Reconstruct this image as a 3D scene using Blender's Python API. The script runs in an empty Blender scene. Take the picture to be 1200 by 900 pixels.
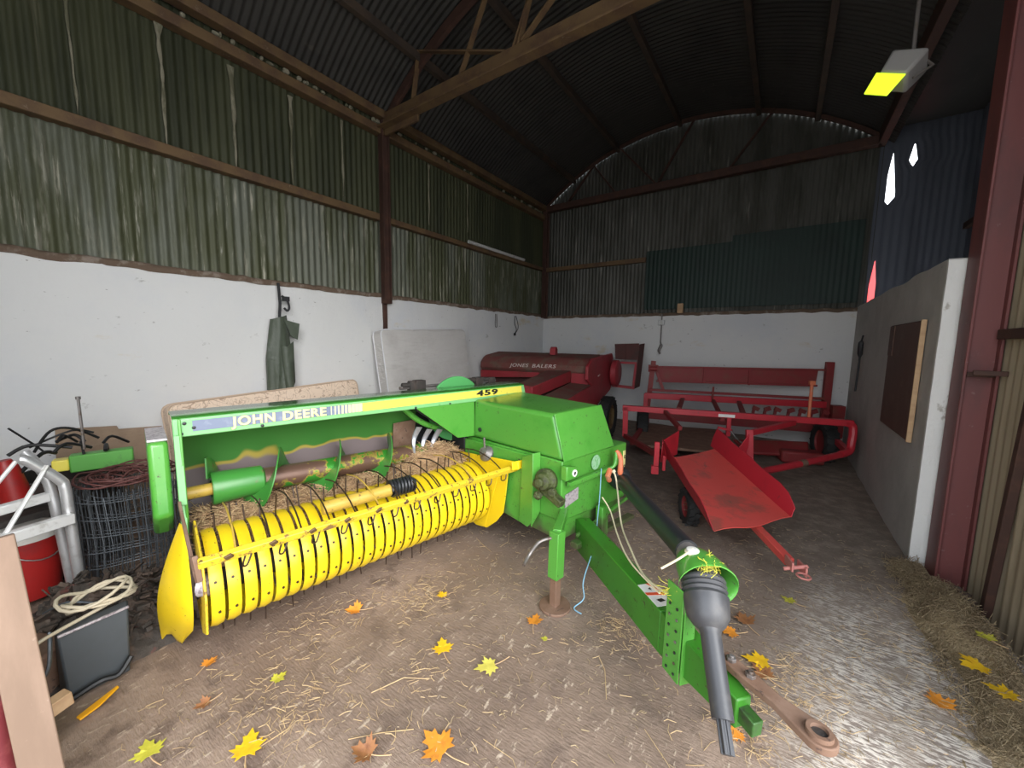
import bpy, bmesh, math, random
from mathutils import Vector, Matrix, Euler, noise as mnoise
PI = math.pi
random.seed(11)
S = bpy.context.scene
COL = S.collection

# ------------------------------------------------------------------ materials
def M(name, base, rough=0.6, metal=0.0, layers=(), bump=None, coat=0.0, emit=None, spec=0.5):
    """layers: (kind, scale, lo, hi, colour[, rough]) mixed one over the other by a procedural mask"""
    m = bpy.data.materials.new(name); m.use_nodes = True
    nt = m.node_tree; N = nt.nodes; Lk = nt.links
    bs = N['Principled BSDF']
    bs.inputs['Roughness'].default_value = rough
    bs.inputs['Metallic'].default_value = metal
    bs.inputs['Coat Weight'].default_value = coat
    bs.inputs['Coat Roughness'].default_value = 0.15
    bs.inputs['Specular IOR Level'].default_value = spec
    tc = N.new('ShaderNodeTexCoord')
    col = None; rgh = None
    def mask(kind, scale, lo, hi):
        if kind == 'zramp':
            sx = N.new('ShaderNodeSeparateXYZ'); Lk.new(tc.outputs['Object'], sx.inputs[0]); src = sx.outputs['Z']
            nz = N.new('ShaderNodeTexNoise'); nz.inputs['Scale'].default_value = scale; Lk.new(tc.outputs['Object'], nz.inputs['Vector'])
            ma = N.new('ShaderNodeMath'); ma.operation = 'MULTIPLY_ADD'; ma.inputs[1].default_value = 0.5
            Lk.new(nz.outputs[0], ma.inputs[0]); Lk.new(src, ma.inputs[2]); out = ma.outputs[0]
        else:
            mp = N.new('ShaderNodeMapping')
            sc = scale if isinstance(scale, (tuple, list)) else (scale,) * 3
            mp.inputs['Scale'].default_value = sc
            Lk.new(tc.outputs['Object'], mp.inputs['Vector'])
            if kind == 'vein':
                t = N.new('ShaderNodeTexNoise'); t.inputs['Scale'].default_value = 1.0; t.inputs['Detail'].default_value = 1.5; t.inputs['Distortion'].default_value = 1.2
                Lk.new(mp.outputs[0], t.inputs['Vector']); a_ = N.new('ShaderNodeMath'); a_.operation = 'SUBTRACT'; a_.inputs[1].default_value = .5; Lk.new(t.outputs[0], a_.inputs[0])
                c_ = N.new('ShaderNodeMath'); c_.operation = 'ABSOLUTE'; Lk.new(a_.outputs[0], c_.inputs[0]); out = c_.outputs[0]
            elif kind == 'noise':
                t = N.new('ShaderNodeTexNoise'); t.inputs['Scale'].default_value = 1.0; t.inputs['Detail'].default_value = 6; t.inputs['Roughness'].default_value = 0.65
                Lk.new(mp.outputs[0], t.inputs['Vector']); out = t.outputs[0]
            elif kind == 'vor':
                t = N.new('ShaderNodeTexVoronoi'); t.inputs['Scale'].default_value = 1.0
                Lk.new(mp.outputs[0], t.inputs['Vector']); out = t.outputs['Distance']
            elif kind == 'wave':
                t = N.new('ShaderNodeTexWave'); t.inputs['Scale'].default_value = 1.0; t.inputs['Distortion'].default_value = 9; t.inputs['Detail'].default_value = 3
                Lk.new(mp.outputs[0], t.inputs['Vector']); out = t.outputs[1]
        mr = N.new('ShaderNodeMapRange'); mr.interpolation_type = 'SMOOTHSTEP'
        mr.inputs['From Min'].default_value = lo; mr.inputs['From Max'].default_value = hi
        Lk.new(out, mr.inputs['Value'])
        return mr.outputs[0]
    for ly in layers:
        kind, scale, lo, hi, c = ly[:5]
        if len(c) == 3: c = (*c, 1)
        k = mask(kind, scale, lo, hi)
        mx = N.new('ShaderNodeMix'); mx.data_type = 'RGBA'
        Lk.new(k, mx.inputs[0])
        if col is None: mx.inputs[6].default_value = (*base, 1)
        else: Lk.new(col, mx.inputs[6])
        mx.inputs[7].default_value = c
        col = mx.outputs[2]
        if len(ly) > 5:
            mf = N.new('ShaderNodeMix'); mf.data_type = 'FLOAT'; Lk.new(k, mf.inputs[0])
            if rgh is None: mf.inputs[2].default_value = rough
            else: Lk.new(rgh, mf.inputs[2])
            mf.inputs[3].default_value = ly[5]; rgh = mf.outputs[0]
    if col is None: bs.inputs['Base Color'].default_value = (*base, 1)
    else: Lk.new(col, bs.inputs['Base Color'])
    if rgh is not None: Lk.new(rgh, bs.inputs['Roughness'])
    if bump:
        bm = N.new('ShaderNodeBump'); bm.inputs['Strength'].default_value = bump[1]; bm.inputs['Distance'].default_value = bump[2] if len(bump) > 2 else 0.01
        mp = N.new('ShaderNodeMapping'); sc = bump[0] if isinstance(bump[0], (tuple, list)) else (bump[0],) * 3
        mp.inputs['Scale'].default_value = sc; Lk.new(tc.outputs['Object'], mp.inputs['Vector'])
        t = N.new('ShaderNodeTexNoise'); t.inputs['Scale'].default_value = 1; t.inputs['Detail'].default_value = 8; t.inputs['Roughness'].default_value = 0.6
        Lk.new(mp.outputs[0], t.inputs['Vector']); Lk.new(t.outputs[0], bm.inputs['Height']); Lk.new(bm.outputs[0], bs.inputs['Normal'])
    if emit:
        bs.inputs['Emission Color'].default_value = (*emit[0], 1); bs.inputs['Emission Strength'].default_value = emit[1]
    return m

grime = (0.06, 0.045, 0.03)
MT = {}
MT['green'] = M('green_paint', (0.082, 0.305, 0.042), 0.28, 0, [('noise', 75, .655, .69, grime, .8), ('noise', 3, .5, .8, (0.035, 0.23, 0.02), .4), ('noise', 26, .63, .72, grime, .8)], coat=.3)
MT['green_gloss'] = M('green_paint_polished', (0.045, 0.26, 0.03), 0.14, 0, [('noise', 4, .5, .75, (0.05, 0.2, 0.035), .22)], coat=.8, spec=.8)
MT['dirty_green'] = M('green_paint_greasy', (0.035, 0.12, 0.018), 0.5, 0, [('noise', 12, .45, .65, (0.03, .05, .02))])
MT['green_dull'] = M('green_paint_dull', (0.038, 0.19, 0.016), 0.4, 0, [('noise', 5, .45, .75, (0.035, 0.14, 0.014)), ('noise', 26, .6, .7, grime, .8)])
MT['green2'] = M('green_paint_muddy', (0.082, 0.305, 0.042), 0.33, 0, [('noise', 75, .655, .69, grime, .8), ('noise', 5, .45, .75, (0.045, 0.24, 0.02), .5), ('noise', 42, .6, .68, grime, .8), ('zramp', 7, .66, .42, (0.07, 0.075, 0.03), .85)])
MT['green_lip'] = M('green_paint_edge', (0.20, 0.48, 0.19), 0.3, 0, [('noise', 18, .6, .75, (0.08, 0.25, 0.06))])
MT['green_trough'] = M('green_trough', (0.048, 0.175, 0.032), 0.35, 0, [('noise', 4, .5, .8, (0.05, .17, .03)), ('zramp', 2.4, 1.135, 1.115, (0.36, 0.28, 0.05), .5), ('zramp', 2.4, 1.11, 1.09, (0.19, 0.15, 0.15), .35)])
MT['auger'] = M('auger_steel', (0.15, 0.085, 0.06), 0.35, 0.4, [('noise', (3, 2.6, 3), .50, .53, (0.35, .27, .05), .45), ('noise', (3, 2.6, 3), .53, .55, (0.045, 0.26, 0.03), .3)])
MT['flight'] = M('auger_flight', (0.045, 0.215, 0.035), 0.3, 0, [('noise', 6, .58, .68, (0.14, .09, .05))])
MT['yellow'] = M('yellow_paint', (0.80, 0.56, 0.012), 0.35, 0, [('noise', 4, .5, .85, (0.6, 0.42, 0.015)), ('noise', 34, .64, .70, (0.10, 0.06, 0.02), .8)])
MT['yellow_worn'] = M('yellow_paint_worn', (0.74, 0.52, 0.03), 0.45, 0, [('noise', 16, .55, .63, (0.22, 0.12, 0.04), .8), ('noise', 40, .6, .66, (0.06, 0.04, 0.02))])
MT['ochre'] = M('ochre_tube', (0.55, 0.36, 0.06), 0.45, 0, [('noise', 30, .6, .7, (0.2, .12, .04))])
MT['decal_yellow'] = M('decal_yellow', (0.80, 0.68, 0.10), 0.35, 0, [('noise', 20, .62, .72, (0.45, .36, .1))])
MT['decal_blue'] = M('decal_bluegrey', (0.16, 0.19, 0.27), 0.4, 0, [('noise', 14, .5, .7, (0.26, .29, .36))])
MT['cream'] = M('cream_letter', (0.86, 0.80, 0.36), 0.45)
MT['black_letter'] = M('black_letter', (0.01, 0.01, 0.01), 0.5)
MT['white_letter'] = M('white_letter', (0.62, 0.52, 0.48), 0.6)
MT['decal_white'] = M('decal_white', (0.8, 0.78, 0.74), 0.4)
MT['decal_red'] = M('decal_red', (0.75, 0.09, 0.03), 0.4)
MT['decal_pale'] = M('decal_pale_yellow', (0.75, 0.68, 0.28), 0.4)
MT['silver'] = M('silver_plate', (0.55, 0.5, 0.52), 0.35, .4, [('noise', 50, .5, .6, (0.3, .25, .28))])
MT['galv'] = M('galvanised_tube', (0.62, 0.62, 0.62), 0.38, .65, [('noise', 15, .45, .8, (0.42, .41, .40))])
MT['alu'] = M('aluminium', (0.80, 0.79, 0.77), 0.4, .35, [('noise', 10, .55, .75, (0.5, .48, .44))])
MT['tine'] = M('tine_steel', (0.05, 0.03, 0.02), 0.5, .4)
MT['tine_rust'] = M('brown_clamp', (0.13, .075, .03), .6, .2)
MT['steel'] = M('dull_steel', (0.23, 0.21, 0.2), 0.45, .6, [('noise', 12, .5, .7, (0.14, .09, .06))])
MT['finger'] = M('packer_steel', (0.42, 0.44, 0.48), 0.3, .5, [('noise', 20, .5, .8, (0.3, .3, .33))])
MT['rust'] = M('rusty_steel', (0.20, 0.115, 0.075), 0.7, .2, [('noise', 8, .4, .7, (0.27, .17, .12)), ('noise', 30, .6, .7, (0.08, .05, .04))])
MT['black'] = M('black_plastic', (0.018, 0.019, 0.021), 0.4, 0, [('noise', 14, .55, .8, (0.05, .045, .04), .6)])
MT['grey_plastic'] = M('grey_plastic', (0.048, 0.048, 0.052), 0.4, 0, [('noise', 9, .5, .8, (0.09, .085, .08), .55)])
MT['rubber'] = M('tyre_rubber', (0.016, 0.016, 0.016), 0.75, 0, [('noise', 6, .5, .8, (0.05, .042, .034))])
MT['jred'] = M('faded_red_paint', (0.34, 0.03, 0.04), 0.55, 0, [('noise', 3, .45, .75, (0.21, .035, .03)), ('noise', 16, .6, .72, (0.13, .06, .04))])
MT['jtop'] = M('dusty_red_paint', (0.17, 0.045, 0.038), 0.8, 0, [('noise', 4, .4, .65, (0.15, .09, .065)), ('noise', 18, .6, .72, (0.1, .05, .035))])
MT['jrust'] = M('rusted_panel', (0.09, 0.032, 0.028), 0.8, 0, [('noise', 6, .45, .7, (0.06, .035, .03))])
MT['red'] = M('red_paint', (0.50, 0.024, 0.038), 0.4, 0, [('noise', 4, .5, .8, (0.33, .02, .028)), ('noise', 22, .64, .74, (0.2, .05, .04))])
MT['red_dark'] = M('red_paint_dusty', (0.24, 0.022, 0.024), 0.6, 0, [('noise', 5, .45, .75, (0.2, .05, .035)), ('noise', 22, .62, .74, (0.12, .05, .035))])
MT['red_tray'] = M('red_tray_paint', (0.72, 0.095, 0.078), 0.42, 0, [('noise', 4, .5, .68, (0.42, .10, .075)), ('noise', (9, 3, 9), .62, .72, (0.2, .11, .08)), ('noise', 30, .7, .76, (0.6, .4, .33))])
MT['rim'] = M('rim_ochre', (0.20, 0.13, 0.05), 0.7, 0, [('noise', 9, .5, .7, (0.12, .05, .03))])
MT['orange'] = M('orange_tag', (0.62, 0.16, 0.07), 0.6, 0, [('noise', 12, .5, .7, (0.5, .25, .15))])
MT['rope'] = M('cream_rope', (0.72, 0.62, 0.42), 0.8)
MT['twine_blue'] = M('blue_twine', (0.22, 0.42, 0.55), 0.7)
MT['wood'] = M('board_wood', (0.29, 0.195, 0.138), 0.75, 0, [('noise', (4, 4, .8), .4, .65, (0.22, .145, .10)), ('noise', 25, .64, .74, (0.36, .26, .2))])
MT['wood2'] = M('raw_batten', (0.52, 0.34, 0.19), 0.7, 0, [('noise', (2, 12, 12), .4, .7, (0.42, .26, .14))])
MT['brownboard'] = M('brown_board', (0.10, 0.05, 0.036), 0.7, 0, [('noise', 5, .45, .75, (0.13, .075, .055))])
MT['card'] = M('cardboard', (0.33, 0.235, 0.16), 0.85, 0, [('noise', 4, .45, .7, (0.27, .19, .13)), ('noise', (2, 2, 20), .55, .75, (0.4, .3, .22))])
MT['darkgreen'] = M('dark_green_sheet', (0.003, 0.021, 0.014), 0.6, 0, [('noise', 2, .4, .7, (0.002, .015, .010))])
MT['pattern'] = M('floral_ticking', (0.80, 0.63, 0.49), 0.85, 0, [('vein', (9, 9, 11), .022, .006, (0.47, .33, .24)), ('vein', (16, 16, 9), .014, .004, (0.52, .38, .28))], bump=(60, .2))
MT['piping'] = M('ticking_piping', (0.55, 0.41, 0.30), 0.8)
MT['quilt'] = M('quilted_white', (0.60, 0.575, 0.55), 0.5, 0, [('noise', 3, .45, .8, (0.5, .47, .45))], bump=((5, 16, 22), .9, .03))
MT['quilt_edge'] = M('quilt_border', (0.66, 0.66, 0.68), 0.6)
MT['waders'] = M('olive_waders', (0.07, 0.085, 0.06), 0.5, 0, [('noise', 8, .5, .8, (0.10, .12, .09))], bump=(14, .5, .02))
MT['strap'] = M('dark_strap', (0.022, 0.022, 0.024), 0.6)
MT['metalbox'] = M('slate_panel', (0.066, 0.075, 0.082), 0.45, .2, [('noise', 5, .4, .8, (0.05, .057, .06)), ('noise', 22, .62, .72, (0.1, .1, .1))])
MT['orange_strip'] = M('amber_plastic', (0.85, 0.40, 0.01), 0.4)
MT['wire'] = M('wire_mesh', (0.14, 0.155, 0.17), 0.5, .6, [('noise', 6, .5, .75, (0.08, .08, .08))])
MT['rustwire'] = M('rusty_wire', (0.11, 0.038, 0.033), 0.7, .2, [('noise', 9, .5, .7, (0.15, .06, .05))])
MT['redplastic'] = M('red_plastic', (0.33, 0.014, 0.012), 0.45, 0, [('noise', 7, .5, .7, (0.24, .02, .02))])
MT['white_plastic'] = M('white_plastic', (0.62, 0.60, 0.55), 0.5, 0, [('noise', 9, .5, .75, (0.4, .36, .3))])
MT['dark'] = M('dark_scrap', (0.035, 0.03, 0.026), 0.75, 0, [('noise', 8, .45, .7, (0.07, .05, .04))], bump=(12, .6, .03))
MT['scrap'] = M('scrap_mix', (0.05, 0.04, 0.032), 0.8, 0, [('noise', 7, .45, .6, (0.11, .075, .055)), ('noise', 16, .58, .68, (0.17, .13, .10)), ('noise', 11, .62, .7, (0.13, .04, .03))], bump=(20, .7, .03))
MT['cableblack'] = M('black_cable', (0.012, 0.012, 0.012), 0.5)
MT['cable'] = M('cream_cable', (0.50, 0.43, 0.31), 0.6)
MT['maroon'] = M('maroon_post', (0.16, 0.02, 0.025), 0.6, 0, [('noise', 12, .5, .7, (0.24, .05, .05))])
MT['greenplastic'] = M('green_box', (0.10, 0.35, 0.06), 0.5, 0, [('noise', 10, .55, .7, (0.07, .2, .05))])
MT['stone'] = M('pale_block', (0.36, 0.30, 0.23), 0.9, 0, [('noise', 9, .4, .7, (0.28, .22, .17))], bump=(30, .5))
MT['straw'] = M('straw', (0.56, 0.40, 0.21), 0.75, 0, [('noise', 9, .4, .7, (0.42, .28, .15))])
MT['straw_brown'] = M('straw_brown', (0.60, 0.39, 0.215), 0.8, 0, [('noise', 12, .4, .65, (0.33, .2, .11)), ('noise', 30, .6, .7, (0.6, .42, .24))], bump=(60, .9, .02))
MT['hay'] = M('old_hay', (0.46, 0.345, 0.20), 0.9, 0, [('noise', 8, .4, .65, (0.33, .24, .14)), ('noise', 40, .55, .7, (0.6, .48, .32))], bump=(50, 1, .03))
for nm, c1, c2 in [('leaf_yellow', (0.82, 0.50, 0.015), (0.75, 0.38, 0.02)), ('leaf_pale', (0.72, 0.62, 0.12), (0.6, 0.55, 0.1)), ('leaf_orange', (0.72, 0.27, 0.03), (0.55, 0.2, 0.03)),
                   ('leaf_brown', (0.30, 0.13, 0.05), (0.2, 0.08, 0.04)), ('leaf_lime', (0.50, 0.47, 0.05), (0.62, 0.55, 0.07))]:
    MT[nm] = M(nm, c1, .55, 0, [('noise', 30, .45, .7, c2)])
MT['stem'] = M('leaf_stem', (0.52, 0.34, 0.18), .7)
# setting
MT['wash'] = M('whitewash', (0.70, 0.695, 0.68), 0.9, 0, [('noise', .9, .42, .72, (0.63, .64, .66)), ('noise', (5, 4, 7), .655, .72, (0.44, .43, .41)), ('noise', (1.4, 1.1, 2.6), .62, .74, (0.64, .56, .43)), ('noise', (13, 11, 24), .67, .72, (0.28, .26, .24))], bump=(7, .45, .025))
MT['render_grey'] = M('grey_render', (0.50, 0.48, 0.445), 0.9, 0, [('noise', 1.6, .4, .7, (0.41, .39, .36)), ('noise', 20, .66, .74, (0.2, .19, .18))], bump=(16, .35))
MT['ledge'] = M('rusty_mortar', (0.14, 0.095, 0.065), 0.9, 0, [('noise', 8, .5, .65, (0.25, .2, .16))], bump=(14, .8, .03))
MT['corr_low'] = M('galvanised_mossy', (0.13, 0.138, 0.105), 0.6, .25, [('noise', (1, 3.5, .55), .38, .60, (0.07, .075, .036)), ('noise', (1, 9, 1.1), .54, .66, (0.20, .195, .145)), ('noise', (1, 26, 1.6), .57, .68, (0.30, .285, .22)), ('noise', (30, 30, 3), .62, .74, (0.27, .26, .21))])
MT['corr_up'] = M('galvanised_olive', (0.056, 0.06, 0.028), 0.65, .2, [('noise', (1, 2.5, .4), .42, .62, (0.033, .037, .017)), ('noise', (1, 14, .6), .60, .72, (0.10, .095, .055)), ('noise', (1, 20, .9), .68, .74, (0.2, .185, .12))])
MT['corr_back'] = M('galvanised_grey', (0.095, 0.093, 0.08), 0.6, .25, [('noise', (2.4, 1, .45), .42, .6, (0.055, .054, .043)), ('noise', (8, 1, .7), .60, .70, (0.2, .19, .165))])
MT['lime'] = M('lime_and_eave_light', (0.25, 0.23, 0.165), 0.9, 0, [('noise', (9, 9, 3), .45, .62, (0.12, .115, .07))])  # lime runs; also colours the light spots between the eave beams
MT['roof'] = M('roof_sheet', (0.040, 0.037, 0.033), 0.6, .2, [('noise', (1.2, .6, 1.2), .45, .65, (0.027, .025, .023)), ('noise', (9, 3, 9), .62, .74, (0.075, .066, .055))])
MT['beam'] = M('rust_beam', (0.150, 0.090, 0.040), 0.75, .1, [('noise', 5, .4, .65, (0.10, .055, .03)), ('noise', 20, .6, .72, (0.2, .14, .085))])
MT['purlin'] = M('dark_purlin', (0.05, 0.036, 0.028), 0.75, .1, [('noise', 5, .4, .65, (0.075, .05, .034))])
MT['beam_dark'] = M('dark_rust', (0.06, 0.028, 0.02), 0.75, .1, [('noise', 7, .45, .7, (0.09, .04, .026))])
MT['redsteel'] = M('oxide_red_steel', (0.17, 0.05, 0.047), 0.55, 0, [('noise', (6, 6, 2), .45, .7, (0.13, .045, .043)), ('noise', 24, .64, .74, (0.22, .12, .11))])
MT['clad'] = M('tan_cladding', (0.33, 0.265, 0.18), 0.65, 0, [('noise', (4, 4, .6), .42, .66, (0.25, .195, .13)), ('noise', (12, 14, 1), .62, .74, (0.38, .33, .25))])
MT['clad_blue'] = M('slate_cladding', (0.10, 0.11, 0.14), 0.6, .1, [('noise', (3, 3, .5), .42, .66, (0.075, .082, .105))])
MT['yard'] = M('yard_concrete', (0.42, 0.39, 0.35), 0.9, 0, [('noise', 2, .4, .7, (0.33, .3, .27))])
MT['lampgrey'] = M('lamp_housing', (0.28, 0.27, 0.26), 0.5, 0)
MT['lamplime'] = M('lime_lens', (0.55, 0.80, 0.03), 0.3, 0, emit=((0.62, 0.92, 0.03), .55))
MT['white_paint'] = M('white_masonry_end', (0.74, 0.73, 0.70), 0.85, 0, [('noise', (9, 9, 5), .62, .7, (0.42, .39, .35))], bump=(14, .5, .02))
MT['outside_red'] = M('outside_red_sheet', (0.75, 0.06, 0.06), 0.6, 0)

def floor_mat():
    m = bpy.data.materials.new('barn_floor'); m.use_nodes = True
    nt = m.node_tree; N = nt.nodes; Lk = nt.links; bs = N['Principled BSDF']; bs.inputs['Roughness'].default_value = .85
    tc = N.new('ShaderNodeTexCoord'); P = tc.outputs['Object']
    def noise(sc, det=8, r=.65, vec=None, rot=0):
        mp = N.new('ShaderNodeMapping'); mp.inputs['Scale'].default_value = sc if isinstance(sc, tuple) else (sc,)*3
        mp.inputs['Rotation'].default_value = (0, 0, rot)
        Lk.new(vec or P, mp.inputs['Vector'])
        t = N.new('ShaderNodeTexNoise'); t.inputs['Scale'].default_value = 1; t.inputs['Detail'].default_value = det; t.inputs['Roughness'].default_value = r
        Lk.new(mp.outputs[0], t.inputs['Vector']); return t.outputs[0]
    def ramp(v, lo, hi):
        r = N.new('ShaderNodeMapRange'); r.interpolation_type = 'SMOOTHSTEP'; r.inputs['From Min'].default_value = lo; r.inputs['From Max'].default_value = hi
        Lk.new(v, r.inputs['Value']); return r.outputs[0]
    def mix(f, a, b):
        x = N.new('ShaderNodeMix'); x.data_type = 'RGBA'; Lk.new(f, x.inputs[0])
        for i, c in ((6, a), (7, b)):
            if isinstance(c, tuple): x.inputs[i].default_value = (*c, 1)
            else: Lk.new(c, x.inputs[i])
        return x.outputs[2]
    def math_(op, a, b):
        x = N.new('ShaderNodeMath'); x.operation = op
        for i, c in ((0, a), (1, b)):
            if isinstance(c, (int, float)): x.inputs[i].default_value = c
            else: Lk.new(c, x.inputs[i])
        return x.outputs[0]
    n1 = noise(1.1); n2 = noise(7); n3 = noise((38, 14, 30), 4, .6, rot=.5); n4 = noise(60, 3)
    dirt = mix(ramp(n1, .38, .66), (0.21, 0.146, 0.108), (0.32, 0.232, 0.176))
    dirt = mix(ramp(n2, .48, .66), dirt, (0.18, 0.125, 0.095))
    dirt = mix(ramp(n3, .60, .70), dirt, (0.48, 0.38, 0.29))
    dirt = mix(ramp(n4, .70, .76), dirt, (0.48, 0.38, 0.27))
    # bare brushed concrete along the right; its paleness includes light from the doorway
    n5 = noise((26, 105, 30), 5, .6, rot=-.22); n6 = noise(4)
    conc = mix(ramp(n5, .44, .57), (0.30, 0.24, 0.20), (0.80, 0.72, 0.63))
    conc = mix(ramp(n6, .45, .66), conc, (0.36, 0.285, 0.225))
    sx = N.new('ShaderNodeSeparateXYZ'); Lk.new(P, sx.inputs[0])
    # x - edge(y): edge runs from (0.05,1.9) to (0.15,2.9); fades towards the back of the shed
    ex = math_('MULTIPLY_ADD', sx.outputs['Y'], -.12)
    edge = math_('ADD', sx.outputs['X'], math_('MULTIPLY', n6, .7))
    edge = math_('ADD', edge, math_('MULTIPLY', n2, .25))
    k = ramp(edge, .46, .82)
    back = N.new('ShaderNodeMapRange'); back.interpolation_type = 'SMOOTHSTEP'; back.inputs['From Min'].default_value = 4.3; back.inputs['From Max'].default_value = 3.1
    Lk.new(math_('ADD', sx.outputs['Y'], math_('MULTIPLY', n1, .8)), back.inputs['Value'])
    k = math_('MULTIPLY', k, back.outputs[0])
    c = mix(k, dirt, conc)
    # second pair of browns towards the back of the floor
    rear_mix = N.new('ShaderNodeMapRange'); rear_mix.inputs['From Min'].default_value = 2.4; rear_mix.inputs['From Max'].default_value = 4.4
    Lk.new(math_('ADD', sx.outputs['Y'], math_('MULTIPLY', n2, 1.4)), rear_mix.inputs['Value'])
    rear_col = mix(ramp(n2, .4, .7), (0.20, 0.155, 0.12), (0.32, 0.255, 0.2))
    c = mix(math_('MULTIPLY', rear_mix.outputs[0], math_('SUBTRACT', 1.0, math_('MULTIPLY', k, .8))), c, rear_col)
    Lk.new(c, bs.inputs['Base Color'])
    h = math_('ADD', math_('MULTIPLY', n2, .6), math_('ADD', math_('MULTIPLY', n5, .45), math_('MULTIPLY', n3, .3)))
    bm = N.new('ShaderNodeBump'); bm.inputs['Strength'].default_value = .55; bm.inputs['Distance'].default_value = .025
    Lk.new(h, bm.inputs['Height']); Lk.new(bm.outputs[0], bs.inputs['Normal'])
    return m
MT['floor'] = floor_mat()

# ------------------------------------------------------------------ mesh helpers
V = Vector
class MB:
    def __init__(s): s.bm = bmesh.new()
    def faces(s, verts, faces):
        vs = [s.bm.verts.new(v) for v in verts]
        for f in faces:
            try: s.bm.faces.new([vs[i] for i in f])
            except ValueError: pass
        return s
    def box(s, c, d, rot=None):
        c = V(c); x, y, z = d[0]/2, d[1]/2, d[2]/2
        pts = [V((sx*x, sy*y, sz*z)) for sz in (-1, 1) for sy in (-1, 1) for sx in (-1, 1)]
        if rot is not None: pts = [rot @ p for p in pts]
        return s.faces([c+p for p in pts], [(0,2,3,1), (4,5,7,6), (0,1,5,4), (2,6,7,3), (0,4,6,2), (1,3,7,5)])
    def b6(s, x0, x1, y0, y1, z0, z1):
        return s.box(((x0+x1)/2, (y0+y1)/2, (z0+z1)/2), (abs(x1-x0), abs(y1-y0), abs(z1-z0)))
    def bar(s, p0, p1, w, h, up=(0, 0, 1)):
        p0, p1 = V(p0), V(p1); d = (p1-p0).normalized(); up = V(up)
        if abs(d.dot(up)) > .98: up = V((0, 1, 0))
        r = d.cross(up).normalized()*w/2; u = r.cross(d).normalized()*h/2
        pts = [p+a*r+b*u for p in (p0, p1) for a, b in ((-1,-1), (1,-1), (1,1), (-1,1))]
        return s.faces(pts, [(3,2,1,0), (4,5,6,7), (0,1,5,4), (1,2,6,5), (2,3,7,6), (3,0,4,7)])
    def tube(s, pts, r, n=8, cap=True):
        pts = [V(p) for p in pts]; rs = r if isinstance(r, (list, tuple)) else [r]*len(pts)
        rings = []; prev = None
        for i, p in enumerate(pts):
            d = (pts[min(i+1, len(pts)-1)]-pts[max(i-1, 0)])
            if d.length < 1e-9: d = V((0, 0, 1))
            d.normalize()
            if prev is None:
                a = d.cross(V((0, 0, 1)));
                if a.length < .05: a = d.cross(V((0, 1, 0)))
            else: a = prev - d*prev.dot(d)
            a.normalize(); prev = a; b = d.cross(a)
            rings.append([s.bm.verts.new(p+(a*math.cos(2*PI*k/n)+b*math.sin(2*PI*k/n))*rs[i]) for k in range(n)])
        for i in range(len(rings)-1):
            for k in range(n):
                s.bm.faces.new((rings[i][k], rings[i][(k+1) % n], rings[i+1][(k+1) % n], rings[i+1][k]))
        if cap:
            s.bm.faces.new(rings[0][::-1]); s.bm.faces.new(rings[-1])
        return s
    def lathe(s, prof, o, axis, n=24, a0=0, a1=2*PI, ref=None):
        """prof: (distance along axis, radius)"""
        o = V(o); ax = V(axis).normalized()
        a = V(ref) if ref else ax.cross(V((0, 0, 1)))
        if a.length < .05: a = ax.cross(V((0, 1, 0)))
        a = (a-ax*a.dot(ax)).normalized(); b = ax.cross(a)
        full = abs(a1-a0-2*PI) < 1e-6; m = n if full else n+1
        rings = [[s.bm.verts.new(o+ax*t+(a*math.cos(a0+(a1-a0)*k/n)+b*math.sin(a0+(a1-a0)*k/n))*max(r, 1e-4)) for k in range(m)] for t, r in prof]
        for i in range(len(rings)-1):
            for k in range(n):
                s.bm.faces.new((rings[i][k], rings[i][(k+1) % m], rings[i+1][(k+1) % m], rings[i+1][k]))
        return s
    def cyl(s, p0, p1, r0, r1=None, n=20):
        p0, p1 = V(p0), V(p1); L = (p1-p0).length; r1 = r0 if r1 is None else r1
        return s.lathe([(0, 0), (0, r0), (L, r1), (L, 0)], p0, p1-p0, n)
    def plate(s, pts, t):
        """planar polygon given thickness t (vector or scalar along its normal)"""
        pts = [V(p) for p in pts]
        if not isinstance(t, (tuple, list, Vector)):
            nrm = V((0, 0, 0))
            for i in range(len(pts)): nrm += pts[i].cross(pts[(i+1) % len(pts)])
            t = nrm.normalized()*t
        t = V(t); n = len(pts)
        return s.faces([p for p in pts]+[p+t for p in pts], [tuple(range(n))[::-1], tuple(range(n, 2*n))]+[(i, (i+1) % n, n+(i+1) % n, n+i) for i in range(n)])
    def sheet(s, rows, t):
        """grid of points (list of rows) thickened by vector t"""
        t = V(t); R, C = len(rows), len(rows[0])
        vs = [V(p) for r in rows for p in r]; n = R*C
        f = []
        for i in range(R-1):
            for j in range(C-1):
                q = (i*C+j, i*C+j+1, (i+1)*C+j+1, (i+1)*C+j); f.append(q); f.append(tuple(n+k for k in q[::-1]))
        rim = [j for j in range(C)]+[(i*C+C-1) for i in range(1, R)]+[(R-1)*C+j for j in range(C-2, -1, -1)]+[i*C for i in range(R-2, 0, -1)]
        for a, b in zip(rim, rim[1:]+rim[:1]): f.append((b, a, n+a, n+b))
        return s.faces(vs+[v+t for v in vs], f)
    def sweep(s, prof, d0, d1, fn):
        """closed profile prof placed at d0 and d1 by fn(p, d)"""
        n = len(prof)
        return s.faces([fn(p, d0) for p in prof]+[fn(p, d1) for p in prof], [tuple(range(n)), tuple(range(n, 2*n))[::-1]]+[(i, (i+1) % n, n+(i+1) % n, n+i) for i in range(n)])
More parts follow.
